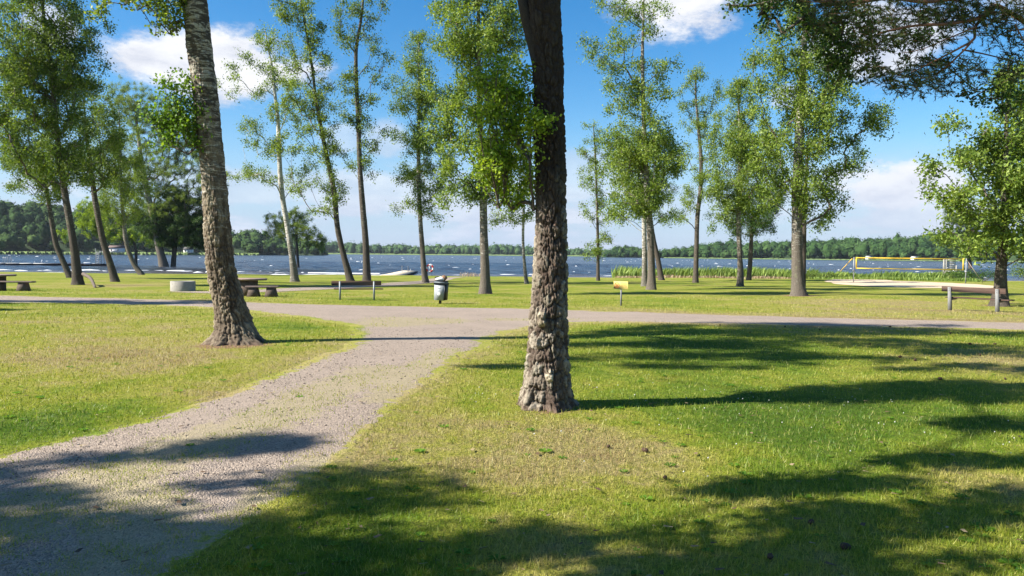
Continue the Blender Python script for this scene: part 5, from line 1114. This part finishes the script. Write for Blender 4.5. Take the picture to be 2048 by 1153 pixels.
# ------------------------------------------------------------------ furniture
M_WOOD = simple('bench_wood', (.18, .105, .068), .8, .3, 3, .4, .006, stretch=(.4, 8, 8)); M_WOODD = simple('worn_bench_wood', (.095, .058, .042), .85, .35, 3, .4, .006, stretch=(.4, 8, 8))
M_POST = simple('galvanised_post', (.25, .27, .28), .6, .2, 12, .1, .002, .3); M_POSTG = simple('grey_weathered_post', (.19, .19, .185), .85, .3, 6, .4, .01, stretch=(4, 4, 1))
M_CONC = simple('concrete', (.29, .27, .235), .95, .22, 5, .5, .01); M_CONCD = simple('dark_concrete', (.10, .075, .06), .95, .35, 4, .6, .012); M_SLAB = simple('table_slab', (.28, .20, .16), .85, .3, 5, .3, .01)
M_STEEL = simple('galvanised_steel', (.28, .29, .30), .65, .1, 20, .05, .001, .3)
def park_bench(label, pl, pr, rough=False, lean=0.0):
    """pl, pr: photo pixels of the two post feet"""
    a, b = ground(*pl), ground(*pr); c = (a + b) / 2; ang = math.atan2(b[1] - a[1], b[0] - a[0]); g = float(np.linalg.norm((b - a)[:2])); r = empty('park_bench', (c[0], c[1], c[2]), ang)
    tag(r, label, 'bench', 'benches facing the lake'); mp = M_POSTG if rough else M_POST; mw = M_WOODD if rough else M_WOOD; H = .80 if not rough else .86
    ov = .30 if not rough else .26
    for sx in (-1, 1):
        x = sx * g / 2; m = MB(); pw = .045 if not rough else .06
        m.hexa([(x - pw, -.04, -.1), (x + pw, -.04, -.1), (x + pw, .05, -.1), (x - pw, .05, -.1)], [(x - pw * .8, -.12, H - .02), (x + pw * .8, -.12, H - .02), (x + pw * .8, -.05, H - .02), (x - pw * .8, -.05, H - .02)])
        post = m.build('post', mp, r)
        m = MB(); m.hexa([(x - .03, -.02, .34), (x + .03, -.02, .34), (x + .03, .42, .385), (x - .03, .42, .385)], [(x - .03, -.02, .43), (x + .03, -.02, .43), (x + .03, .42, .43), (x - .03, .42, .43)]); m.build('seat_bracket', mp, r)
    m = MB(); m.box((-g / 2 - ov - .05, -.052, H - .19), (g / 2 + ov, -.004, H), .006); m.build('back_plank', mw, r)
    for k in range(3):
        m = MB(); m.box((-g / 2 - ov + .05, .03 + k * .145, .433), (g / 2 + ov + .08, .03 + k * .145 + .13, .473), .005); m.build('seat_plank', mw, r)
    for sx in (-1, 1):
        for z in (.06, .13):
            m = MB(); m.tube([(sx * g / 2, -.118, H - z), (sx * g / 2, -.132, H - z)], .012, 8); m.build('bolt', M_STEEL, r)
    return r
park_bench('wooden bench with grey posts in front of the two birches, left of the bin', (680, 600), (748, 601))
park_bench('larger weathered dark bench at the right in front of the gnarled alder', (1900, 621), (1995, 625), True)

# picnic tables: thick slab on a block, benches of slab and two trapezoid feet
def picnic_table(label, cx, by, d, w_, deep):
    c = at(cx, by, d); z = float(zf(c[0], d)); r = empty('picnic_table', (c[0], d, z)); tag(r, label, 'table', 'concrete picnic tables')
    m = MB(); m.lathe([(0.01, -.0), (w_ * .5, -.0), (w_ * .52, .03), (w_ * .52, .07), (w_ * .5, .09), (.01, .09)], 28); o_ = m.build('tabletop', M_SLAB, r, smooth=False); o_.location = (0, 0, .70); o_.scale = (1, deep, 1)
    m = MB(); m.hexa([(-.32, -.30, -.05), (.32, -.30, -.05), (.32, .30, -.05), (-.32, .30, -.05)], [(-.33, -.31, .699), (.33, -.31, .699), (.33, .31, .699), (-.33, .31, .699)]); m.build('pedestal', M_CONCD, r); return r
def block_bench(label, px0, px1, by, d, rz=0.0):
    c = at((px0 + px1) / 2, by, d); z = float(zf(c[0], d)); w_ = (px1 - px0) / F * d; r = empty('block_bench', (c[0], d, z), rz); tag(r, label, 'bench', 'slab benches at the picnic tables')
    m = MB(); m.box((-w_ / 2, -.20, .40), (w_ / 2, .20, .475), .012); m.build('seat', M_SLAB, r)
    for sx in (-1, 1):
        x = sx * w_ * .27; m = MB(); m.hexa([(x - .27, -.19, -.05), (x + .27, -.19, -.05), (x + .27, .19, -.05), (x - .27, .19, -.05)], [(x - .16, -.17, .398), (x + .16, -.17, .398), (x + .16, .17, .398), (x - .16, .17, .398)]); m.build('leg', M_CONCD, r)
    return r
d1 = ground(520, 594)[1]; d2 = ground(20, 582)[1]
picnic_table('dark picnic table half hidden behind the large leaning birch', 497, 590, d1 + 1.1, 1.6, .62); block_bench('dark slab bench with trapezoid feet right of the large leaning birch', 493, 557, 594, d1, .08)
picnic_table('picnic table cut off by the left edge of the picture', -8, 580, d2 + 1.3, 1.9, .62); block_bench('slab bench with trapezoid foot at the left edge of the picture', -22, 67, 582, d2, .04)
pf = ground(366, 582); r = empty('fire_ring', pf); tag(r, 'round pale concrete fire ring on the lawn left of the leaning birch', 'fire ring'); rr_ = 23.5 / F * pf[1]; hh_ = 19.5 / F * pf[1]
m = MB(); m.lathe([(rr_, -.1), (rr_, hh_ - .02), (rr_ - .02, hh_), (rr_ - .10, hh_), (rr_ - .12, hh_ - .02), (rr_ - .12, -.1)], 40); m.build('ring_wall', M_CONC, r, smooth=False)
m = MB(); m.lathe([(.005, .05), (rr_ - .13, .03)], 40); m.build('ash', simple('ash', (.08, .075, .07), .95, .4, 9, .8, .03), r)

# rubbish bin
M_BIN = simple('bin_grey', (.30, .32, .34), .5, .08, 5, .05, .002); M_BLK = simple('black_plastic', (.018, .018, .02), .45, .2, 10); M_LID = simple('bin_lid', (.12, .14, .155), .5, .1); M_WHT = simple('white_plastic', (.72, .72, .72), .6, .06, 10, .3, .01); M_BRN = simple('brown_paper', (.23, .13, .07), .85, .5, 14, .5, .02)
pb = ground(880, 608); r = empty('rubbish_bin', pb, R(-4)); tag(r, 'overfull grey rubbish bin on a black post beside the gravel path', 'bin'); r.rotation_euler = (0, R(3.5), R(-14))
pxm = pb[1] / F; bw = 10.6 * pxm; bh0 = 7.5 * pxm; bh1 = 39 * pxm; bd = .20
m = MB(); m.box((-.04, -.035, -.1), (.04, .035, bh0 + .02), .004); m.build('post', M_BLK, r)
m = MB(); m.hexa([(-bw * .95, -bd * .9, bh0), (bw * .95, -bd * .9, bh0), (bw * .95, bd * .9, bh0), (-bw * .95, bd * .9, bh0)], [(-bw, -bd, bh1), (bw, -bd, bh1), (bw, bd, bh1), (-bw, bd, bh1)]); body = m.build('body', M_BIN, r)
m = MB(); m.box((bw * .97, -bd * .98, bh0 + .02), (bw * .97 + .035, bd * .98, bh1 - .01)); m.build('side_rail', M_BLK, r)
m = MB(); m.box((-bw - .03, -bd - .03, bh1 + .002), (bw + .04, bd + .03, bh1 + .05), .01); m.build('bag_rim', M_BLK, r)
m = MB(); m.hexa([(-bw - .02, -bd - .035, bh1 + .052), (bw + .03, -bd - .035, bh1 + .052), (bw + .03, bd, bh1 + .052), (-bw - .02, bd, bh1 + .052)], [(-bw, -bd - .015, bh1 + .11), (bw + .01, -bd - .015, bh1 + .11), (bw + .01, bd, bh1 + .11), (-bw, bd, bh1 + .11)]); m.build('lid', M_LID, r)
m = MB(); m.box((-bw - .01, -bd - .02, bh1 + .112), (bw + .02, bd, bh1 + .14), .008); m.build('lid_rim', M_BLK, r)
yy = lambda z_: -bd * (.9 + .1 * (z_ - bh0) / (bh1 - bh0))
# white strip of small worn letters and a round sticker
m = MB(); x0 = -bw * .55
for k, wd in enumerate([.022, .018, .022, .02, .018, .022]):
    z_ = bh0 + (bh1 - bh0) * .80; m.box((x0, yy(z_) - .006, z_ - .024), (x0 + wd, yy(z_) - .003, z_ + .024)); x0 += wd + .007
m.build('lettering', M_WHT, r)
zc_ = bh0 + (bh1 - bh0) * .42
m = MB(); a_ = np.arange(24) * 2 * np.pi / 24; V_ = np.column_stack([.062 * np.cos(a_) - .01, np.full(24, yy(zc_) - .008), zc_ + .062 * np.sin(a_)]); V_ = np.vstack([V_, [[-.01, yy(zc_) - .008, zc_]]]); m.add(V_, None, [[24, k, (k + 1) % 24] for k in range(24)]); st_ = m.build('sticker', M_WHT, r)
m = MB(); m.box((.0, yy(zc_) - .012, zc_ - .03), (.014, yy(zc_) - .010, zc_ + .035)); m.box((-.035, yy(zc_) - .012, zc_ - .03), (-.002, yy(zc_) - .010, zc_ - .018)); m.box((-.045, yy(zc_) - .012, zc_ - .02), (-.034, yy(zc_) - .010, zc_ + .0)); m.build('sticker_mark', M_BIN, r)
def crumple(c, s, seed, mat, label, name='rubbish'):
    V, Fc = ICO1.copy(), ICOF1; V = V * (1 + .45 * fbm(V * 1.9 + seed * 7, 3, seed))[:, None] * np.array(s); o_ = link(name, npmesh(name, V, Fc), mat); o_.location = [float(q) for q in c]; return tag(o_, label, 'rubbish', 'rubbish piled on the bin')
crumple((pb[0] + .02, pb[1] - .02, pb[2] + bh1 + .20), (.20, .15, .085), 1, M_WHT, 'crumpled white bag lying on the lid of the bin'); crumple((pb[0] + .16, pb[1] - .03, pb[2] + bh1 + .24), (.11, .11, .12), 2, M_BRN, 'brown crumpled paper bag on the right of the bin lid'); crumple((pb[0] - .10, pb[1], pb[2] + bh1 + .26), (.12, .1, .045), 3, M_BLK, 'dark flat wrapper on the left of the bin lid')

# yellow signs
M_YEL = simple('sign_yellow', (.88, .66, .20), .55, .05, 3, .05, .001); M_RED = simple('sign_brown_red', (.38, .10, .02), .6, .1); M_INK = simple('sign_ink', (.30, .22, .05), .7, .1)
def disc_ring(m, c, r0, r1, n=32, y=0):
    a = np.arange(n) * 2 * np.pi / n; V = np.concatenate([np.column_stack([c[0] + q * np.cos(a), np.full(n, y), c[1] + q * np.sin(a)]) for q in (r0, r1)]); m.add(V, [[k, (k + 1) % n, n + (k + 1) % n, n + k] for k in range(n)])
ps = ground(1242, 612); s_ = ps[1] / F; r = empty('dog_ban_sign', ps, -.5); tag(r, 'yellow sign with crossed-out dog on a grey post on the lawn', 'sign')
m = MB(); m.tube([(0, 0, -.1), (0, 0, 40 * s_)], .034, 12); m.build('post', M_POSTG, r, smooth=True)
m = MB(); m.box((-15 * s_, -.06, 33.5 * s_), (15 * s_, -.045, 49 * s_), .003); pl = m.build('sign_board', M_YEL, r)
cx, cz, rr2 = -8 * s_, 41.3 * s_, 5.2 * s_
m = MB(); disc_ring(m, (cx, cz), rr2 * .80, rr2, y=-.063); q_ = rr2 * .63
m.add(np.array([[cx - q_ - .007, -.0635, cz + q_ - .007], [cx - q_ + .007, -.0635, cz + q_ + .007], [cx + q_ + .007, -.0635, cz - q_ + .007], [cx + q_ - .007, -.0635, cz - q_ - .007]]), [[0, 3, 2, 1]]); m.build('ban_symbol', M_RED, r)
m = MB(); U_ = rr2 / 10
for (x0, z0, x1, z1) in [(-4, -.5, 3, 1.8), (-4, -4, -2.8, 0), (-1.8, -4, -.9, 0), (1, -4, 2, 0), (2.6, -4, 3.5, 0), (2.2, 1.2, 4, 4), (3.4, 2.4, 5.4, 3.6), (-5.2, .6, -3.6, 2.8)]: m.add(np.array([[cx + x0 * U_, -.0625, cz + z0 * U_], [cx + x1 * U_, -.0625, cz + z0 * U_], [cx + x1 * U_, -.0625, cz + z1 * U_], [cx + x0 * U_, -.0625, cz + z1 * U_]]), [[0, 1, 2, 3]])
m.build('dog_symbol', M_RED, r)
m = MB(); rg_ = np.random.default_rng(3)
for row, (xa, xb) in enumerate([(0, 13), (1.5, 12), (.5, 12), (-.8, 13), (1, 13)]):
    x = xa
    while x < xb:
        w = .35 + .35 * rg_.random()
        if rg_.random() < .82: zz = (46.3 - row * 2.35) * s_; m.box((x * s_, -.063, zz - .35 * s_), ((x + w) * s_, -.0605, zz + .35 * s_))
        x += w + .22
m.build('text_lines', M_INK, r)
ps = ground(759.5, 552.5); s_ = ps[1] / F; r = empty('jetty_sign', ps, -.5); tag(r, 'small yellow notice on a short post at the landward end of the jetty', 'sign')
m = MB(); m.tube([(0, 0, -.1), (0, 0, 5 * s_)], .04, 8); m.build('post', M_POST, r)
m = MB(); m.box((-5.2 * s_, -.05, 3 * s_), (5.2 * s_, -.03, 12 * s_), .004); m.build('sign_board', simple('jetty_sign_yellow', (.85, .42, .02), .55, .05), r)
m = MB(); m.box((-1.6 * s_, -.054, 4.5 * s_), (1.4 * s_, -.0505, 7.2 * s_)); m.box((-.8 * s_, -.054, 7.4 * s_), (.8 * s_, -.0505, 9 * s_)); m.build('sign_symbol', M_INK, r)

# lifebuoys
M_LR = simple('buoy_red', (.62, .04, .03), .5, .05); 
def lifebuoy(c, rad, label, seed=0):
    r = empty('lifebuoy', c); tag(r, label, 'lifebuoy'); 
    for k in range(8):
        m = MB(); g_ = math.radians(45); m.torus((0, 0, 0), rad * .8, rad * .21, 8, 10, k * g_ + .2, (k + 1) * g_ + .2); m.build('red_segment' if k % 2 == 0 else 'white_segment', M_LR if k % 2 == 0 else M_WHT, r, smooth=True)
    m = MB(); m.torus((0, 0, 0), rad * 1.08, .012, 40, 5); m.build('grab_rope', M_WHT, r); return r
db = ground(851, 566)[1]; c1 = at(859.5, 537, db - .05); lifebuoy(c1, 8.2 / F * db, 'red and white lifebuoy on the slender birch by the jetty path')
r = empty('buoy_holder', (c1[0], db, c1[2])); tag(r, 'white board holding the lifebuoy to the birch trunk', 'holder'); m = MB(); m.box((-.30, -.02, -.02), (.05, .02, .02)); m.box((-.03, -.1, -.22), (.05, -.05, .24), rot=('Y', -.5)); m.build('arm', M_WHT, r)
d3 = ground(1606, 587)[1]; lifebuoy(at(1607.5, 545, d3 + .5), 5.0 / F * d3, 'red lifebuoy mostly hidden behind the large broad birch')

# log propped against the far left birch
pl_ = ground(191, 576); d4 = ground(157, 570)[1]; pt_ = at(166, 548, d4); r_ = MB(); pts = catmull([pl_ + [0, 0, -.03], (pl_ * .5 + pt_ * .5) + [.1, 0, .12], pt_], 6); r_.tube(pts, list(np.linspace(.07, .12, len(pts))), 9); o = r_.build('propped_log', M_TWIG, smooth=True); tag(o, 'dark bent log leaning against the foot of the far left birch', 'log')

# volleyball court
nl, nr = ground(1707, 565), ground(1930, 566.5); nr = at(1930, 570, nl[1] - 1.5); nr[2] = zf(nr[0], nr[1]); M_TAPE = simple('net_tape', (.82, .56, .05), .6, .06); M_CORD = simple('net_cord', (.05, .05, .055), .8, .1); M_STRAP = simple('strap_yellow', (.72, .47, .10), .7, .1)
zt = at(1712, 516, nl[1])[2]; zt2 = at(1928, 518.5, nr[1])[2]; zb = at(1712, 537, nl[1])[2]; zb2 = at(1928, 540, nr[1])[2]; A0 = at(1713, 520, nl[1]); B0 = at(1927, 520, nr[1])
net = empty('volleyball_net', nl); tag(net, 'long yellow-edged volleyball net over the sand court', 'net'); N0 = np.array(nl)
def bar(m, a, b, h, t=.02):
    a = np.array(a) - N0; b = np.array(b) - N0; d = np.array([0, t, 0]); z = np.array([0, 0, h / 2]); m.hexa([a - d - z, b - d - z, b + d - z, a + d - z], [a - d + z, b - d + z, b + d + z, a + d + z])
L_ = lambda a, z: np.array([a[0], a[1], z])
for (a, b) in ((L_(A0, zt), L_(B0, zt2)), (L_(A0, zb), L_(B0, zb2))):
    m = MB(); bar(m, a, b, .10, .008); m.build('edge_tape', M_TAPE, net)
for (p, z0, z1) in ((A0, zb, zt), (B0, zb2, zt2)):
    m = MB(); a = np.array(p) - N0; m.box((a[0] - .07, a[1] - .009, z0 - N0[2] - .06), (a[0] + .07, a[1] + .009, z1 - N0[2] + .06)); m.build('end_tape', M_TAPE, net)
m = MB(); nc = 100; P0 = []; P1 = []
for k in range(nc + 1):
    t = k / nc; P0.append((1 - t) * L_(A0, zb) + t * L_(B0, zb2)); P1.append((1 - t) * L_(A0, zt) + t * L_(B0, zt2))
for k in range(1, 10):
    t = k / 10; P0.append((1 - t) * L_(A0, zb) + t * L_(A0, zt)); P1.append((1 - t) * L_(B0, zb2) + t * L_(B0, zt2))
V_, Q_ = tubes(np.array(P0) - N0, np.array(P1) - N0, np.full(len(P0), .003), np.full(len(P0), .003), 3); m.add(V_, Q_); tag(m.build('netting', M_CORD, net), kind='stuff')
def pole(foot, topz, label, xtop=None):
    r = empty('net_pole', foot); tag(r, label, 'pole', 'volleyball net poles'); m = MB(); m.tube([(0, 0, -.1), ((0 if xtop is None else xtop - foot[0]), 0, topz - foot[2] + .06)], .05, 10); m.build('tube', M_STEEL, r, smooth=True)
    m = MB(); m.box((-.09, -.09, (topz - foot[2]) * .45), (.09, .09, (topz - foot[2]) * .45 + .14)); m.build('winch', M_STEEL, r)
pole(nl, zt, 'left steel pole of the volleyball net', at(1708, 516, nl[1])[0]); pole(np.array([at(1931, 570, nr[1])[0], nr[1], nr[2]]), zt2, 'right steel pole of the volleyball net')
for (a, b, lb_, rd, mt_) in [(at(1704, 518, nl[1]), ground(1665, 560), 'yellow strap guying the left net pole to the ground', .05, M_STRAP), (at(1934, 521, nr[1]), ground(1967, 568), 'thin pale guy rope from the right net pole', .022, simple('rope_pale', (.5, .38, .3), .8, .1))]:
    m = MB(); b = b.copy(); m.tube([a, b - [0, 0, .02]], rd, 6); tag(m.build('guy_rope', mt_), lb_, 'rope')

# wooden frame standing by the water behind the net
dF = 94.0; cF = at(1900, 552, dF); r = empty('lookout_frame', (cF[0], dF, float(zf(cF[0], dF)))); tag(r, 'grey timber frame with slatted boards at the water behind the net', 'frame'); sF = dF / F; z0 = float(zf(cF[0], dF)); zpx = lambda y_: at(1900, y_, dF)[2] - z0; xpx = lambda x_: (x_ - 1900) * sF
M_OLDW = simple('old_grey_wood', (.36, .34, .29), .85, .25, 4, stretch=(1, 1, .3))
for x_, yb_, yt_ in ((1889, 554, 517), (1892, 554, 518), (1912, 554, 531), (1886.5, 552, 518)):
    m = MB(); m.box((xpx(x_) - .045, -.05, min(zpx(yb_), 0) - .1), (xpx(x_) + .045, .05, zpx(yt_))); m.build('post', M_OLDW, r)
for y_ in (520, 523.5, 527, 530.5, 534, 537.5):
    m = MB(); m.box((xpx(1893), .055, zpx(y_) - .07), (xpx(1911), .09, zpx(y_) + .07)); m.build('slat', M_OLDW, r)
for y_ in (543, 545):
    m = MB(); m.box((xpx(1889), -.3 if y_ == 543 else -.1, zpx(y_) - .04), (xpx(1916), .3 if y_ == 543 else .0, zpx(y_) + .04)); m.build('platform_board', M_OLDW, r)
m = MB(); m.tube([(xpx(1903), -.35, zpx(541)), (xpx(1911), -.5, zpx(552))], .05, 6); m.build('brace', M_WHT, r)

# jetties
M_DECK = simple('jetty_deck', (.50, .42, .31), .85, .15, 2, .3, .01, stretch=(1, 6, 1)); M_PONT = simple('pontoon_dark', (.035, .028, .03), .8, .3, 1.0); M_DECKP = simple('pale_deck', (.62, .60, .56), .8, .1, 1.5)
wz = WATER + .38
def dw(px, py, z): dd = ray(px, py); t = (z - EYE) / dd[2]; return np.array([0, 0, EYE]) + dd * t
q = [dw(752, 552.6, wz), dw(800, 553.0, wz), dw(836, 542.0, wz), dw(806, 541.6, wz)]; c0 = (q[0] + q[1]) / 2
r = empty('bathing_jetty', (c0[0], c0[1], WATER)); tag(r, 'straight pale wooden jetty running out from the beach', 'jetty'); b0 = np.array(r.location)
nP = 60
for k in range(nP):
    t0, t1 = (k + .04) / nP, (k + .96) / nP; a, b, c, d_ = [q[0] + (q[3] - q[0]) * t0, q[1] + (q[2] - q[1]) * t0, q[1] + (q[2] - q[1]) * t1, q[0] + (q[3] - q[0]) * t1]
    dn = np.array([0, 0, .05]); m = MB(); m.hexa([a - b0 - dn, b - b0 - dn, c - b0 - dn, d_ - b0 - dn], [a - b0, b - b0, c - b0, d_ - b0]); m.build('plank', M_DECK, r)
m = MB(); dn = np.array([0, 0, .055]); dd_ = np.array([0, 0, .45]); i_ = [q[0] * .97 + q[1] * .03, q[1] * .97 + q[0] * .03, q[2] * .97 + q[3] * .03, q[3] * .97 + q[2] * .03]; m.hexa([p - b0 - dd_ for p in i_], [p - b0 - dn for p in i_]); m.build('beam', M_PONT, r)
def ladder(parent, p, w=.5, h=.9, name='ladder'):
    p = np.array(p) - np.array(parent_world(parent))
    for s in (-1, 1):
        m = MB(); m.tube([p + [s * w / 2, .25, -.4], p + [s * w / 2, .25, .5], p + [s * w / 2, .2, h], p + [s * w / 2, -.1, h], p + [s * w / 2, -.22, .0]], .03, 6); m.build('handrail', M_STEEL, parent)
ladder(r, dw(810, 543.5, wz), .9, .85); 
for x_ in (804.5, 821): m = MB(); p = dw(x_, 545 if x_ < 810 else 542.5, wz) - b0; m.tube([p + [0, 0, -.6], p + [0, 0, .35]], .05, 6); m.build('pile', M_STEEL, r)
# long pontoon on the left
dp = 150.0; pa = at(-120, 526, dp); pb_ = at(213, 527, dp); r = empty('pontoon_jetty', (pb_[0], dp, WATER)); tag(r, 'long dark floating jetty on the left with a climbing tower', 'jetty'); b0 = np.array(r.location)
Ln = pb_[0] - pa[0]; nb = 12
for k in range(nb):
    m = MB(); m.box((-Ln + Ln * k / nb + .05, -1.1, -.15), (-Ln + Ln * (k + 1) / nb - .05, 1.1, .42)); m.build('float_block', M_PONT, r)
    m = MB(); m.box((-Ln + Ln * k / nb + .02, -1.25, .425), (-Ln + Ln * (k + 1) / nb - .02, 1.25, .50)); m.build('deck_panel', M_DECKP if k < 8 else M_PONT, r)
m = MB(); x_ = at(181, 526, dp)[0] - b0[0]; m.box((x_ - .65, -1.3, .4), (x_ + .65, -.6, .78), .03); m.build('white_box', M_WHT, r)
for px_ in (18, 27): ladder(r, np.array([at(px_, 526, dp)[0], dp - 1.2, WATER + .5]), .5, 1.3)
tw = empty('climbing_tower', (at(200, 527, dp)[0], dp, WATER + .5)); tag(tw, 'grey steel climbing tower with ladder on the end of the floating jetty', 'tower'); sp_ = dp / F
for (xa, xb_) in ((-6, -3.2), (6, 3.2)):
    for yv in (-.5, .5):
        m = MB(); m.tube([(xa * sp_, yv, 0), (xb_ * sp_, yv * .8, 26 * sp_)], .045, 5); m.build('leg', M_STEEL, tw)
for k in range(6):
    m = MB(); z_ = (2 + k * 4) * sp_; xx = (6 - 2.8 * (2 + k * 4) / 26) * sp_; m.tube([(-xx, -.5, z_), (xx, -.5, z_)], .035, 5); m.build('rung', M_STEEL, tw)
for k in range(3):
    m = MB(); z_ = (k * 8) * sp_; m.tube([(-5.5 * sp_, -.5, z_), (5 * sp_, -.5, z_ + 8 * sp_)], .025, 5); m.build('cross_brace', M_STEEL, tw)
m = MB(); m.tube([(-8.6 * sp_, 0, -.2), (-8.6 * sp_, 0, 31 * sp_)], .035, 5); m.build('flag_pole', M_STEEL, tw)
m = MB(); m.box((-3.6 * sp_, -.55, 20 * sp_), (3.6 * sp_, .55, 20.8 * sp_)); m.build('platform', M_STEEL, tw)
m = MB(); m.tube([(8.5 * sp_, 0, 0), (8.0 * sp_, 0, 24 * sp_), (3.2 * sp_, 0, 25 * sp_)], .035, 5); m.build('handrail', M_STEEL, tw)

# float line of the bathing area
fl = [(x_, 546.6 + (x_ - 620) * .012) for x_ in np.arange(618, 760, 2.6)]
proto = None
for k, (x_, y_) in enumerate(fl):
    p = dw(x_, y_, WATER + .12)
    if proto is None:
        m = MB(); V_, F_ = ICO1 * np.array([.17, .12, .12]), ICOF1; m.add(V_, None, F_); proto = m.build('rope_float', M_WHT, smooth=True); o = proto
    else: o = proto.copy(); COL.objects.link(o)
    o.location = [float(c) for c in p]; tag(o, 'small white float on the rope line off the beach', 'float', 'floats marking the bathing area')
# cones and litter on the grass
M_CONE = simple('cone_brown', (.06, .035, .022), .9, .4, 30)
V_, F_ = ICO1.copy(), ICOF1; V_ = V_ * (1 + .25 * np.sin(V_[:, 2] * 14)[:, None] * np.array([1, 1, 0])) * np.array([.022, .022, .035]); cme = npmesh('pine_cone', V_, F_); cme.materials.append(M_CONE); rg_ = np.random.default_rng(12)
cones = [(1217, 897), (1622, 1050), (1290, 905), (1500, 667), (1570, 655), (1440, 652), (1800, 716), (1830, 722), (1960, 712), (1740, 690), (1900, 668), (1990, 690), (1330, 960), (1540, 1120), (1690, 1100), (1880, 760), (1940, 690), (1780, 655), (1640, 661), (2010, 760)]
for k, (x_, y_) in enumerate(cones):
    o = bpy.data.objects.new('pine_cone', cme); COL.objects.link(o); g = ground(x_, y_); o.location = (g[0], g[1], g[2] + .018); o.rotation_euler = (1.4 + .4 * rg_.random(), 0, rg_.random() * 6.28); s = .6 + .4 * rg_.random(); o.scale = (s, s, s)
    if k == 0: tag(o, 'lone dark pine cone on the sunlit grass right of the foreground trunk', 'pine cone', 'pine cones on the lawn')
    else: tag(o, 'small dark pine cone lying in the grass on the right', 'pine cone', 'pine cones on the lawn')

# ------------------------------------------------------------------ air: thin even haze over lake and shores
m = MB(); m.box((-3400, -320, -8), (3400, 3330, 90)); hm = bpy.data.materials.new('haze'); hm.use_nodes = True; t = NT(hm.node_tree); t.n.clear(); out = t.node('ShaderNodeOutputMaterial')
pv = t.node('ShaderNodeVolumePrincipled'); pv.inputs['Color'].default_value = (.82, .90, 1, 1); pv.inputs['Density'].default_value = .00005; pv.inputs['Anisotropy'].default_value = .2; t.l.new(pv.outputs[0], out.inputs['Volume'])
hz = m.build('haze', hm); tag(hz, 'thin pale haze over the lake', kind='stuff')

def litter():
    """fallen leaves and bits of twig"""
    n = 1500; x, y = fan(n, 3.4, 16, 2.0, .78); a = rng.random(n) * 6.283; L = .008 + .022 * rng.random(n) ** 2; w = np.where(rng.random(n) < .6, .45, .1) * L
    c, s_ = np.cos(a), np.sin(a); z = zf(x, y) + .016 + .02 * rng.random(n); B = []
    for (p, q, h) in ((-1, -1, 0), (1, -1, .3), (1, 1, .1), (-1, 1, .35)): B.append(np.column_stack([x + p * L * c - q * w * s_, y + p * L * s_ + q * w * c, z + h * w]))
    return npmesh('litter', np.stack(B, 1).reshape(-1, 3), np.arange(4 * n).reshape(-1, 4), fattrs={'tint': rng.random(n)})
tag(link('fallen_litter', litter(), mat_leaf('litter', (.04, .025, .015), (.14, .085, .045), (.36, .27, .15), .1, .8, (1, 1, 1))), 'fallen leaves and twig bits scattered on lawn and gravel', 'litter', kind='stuff')
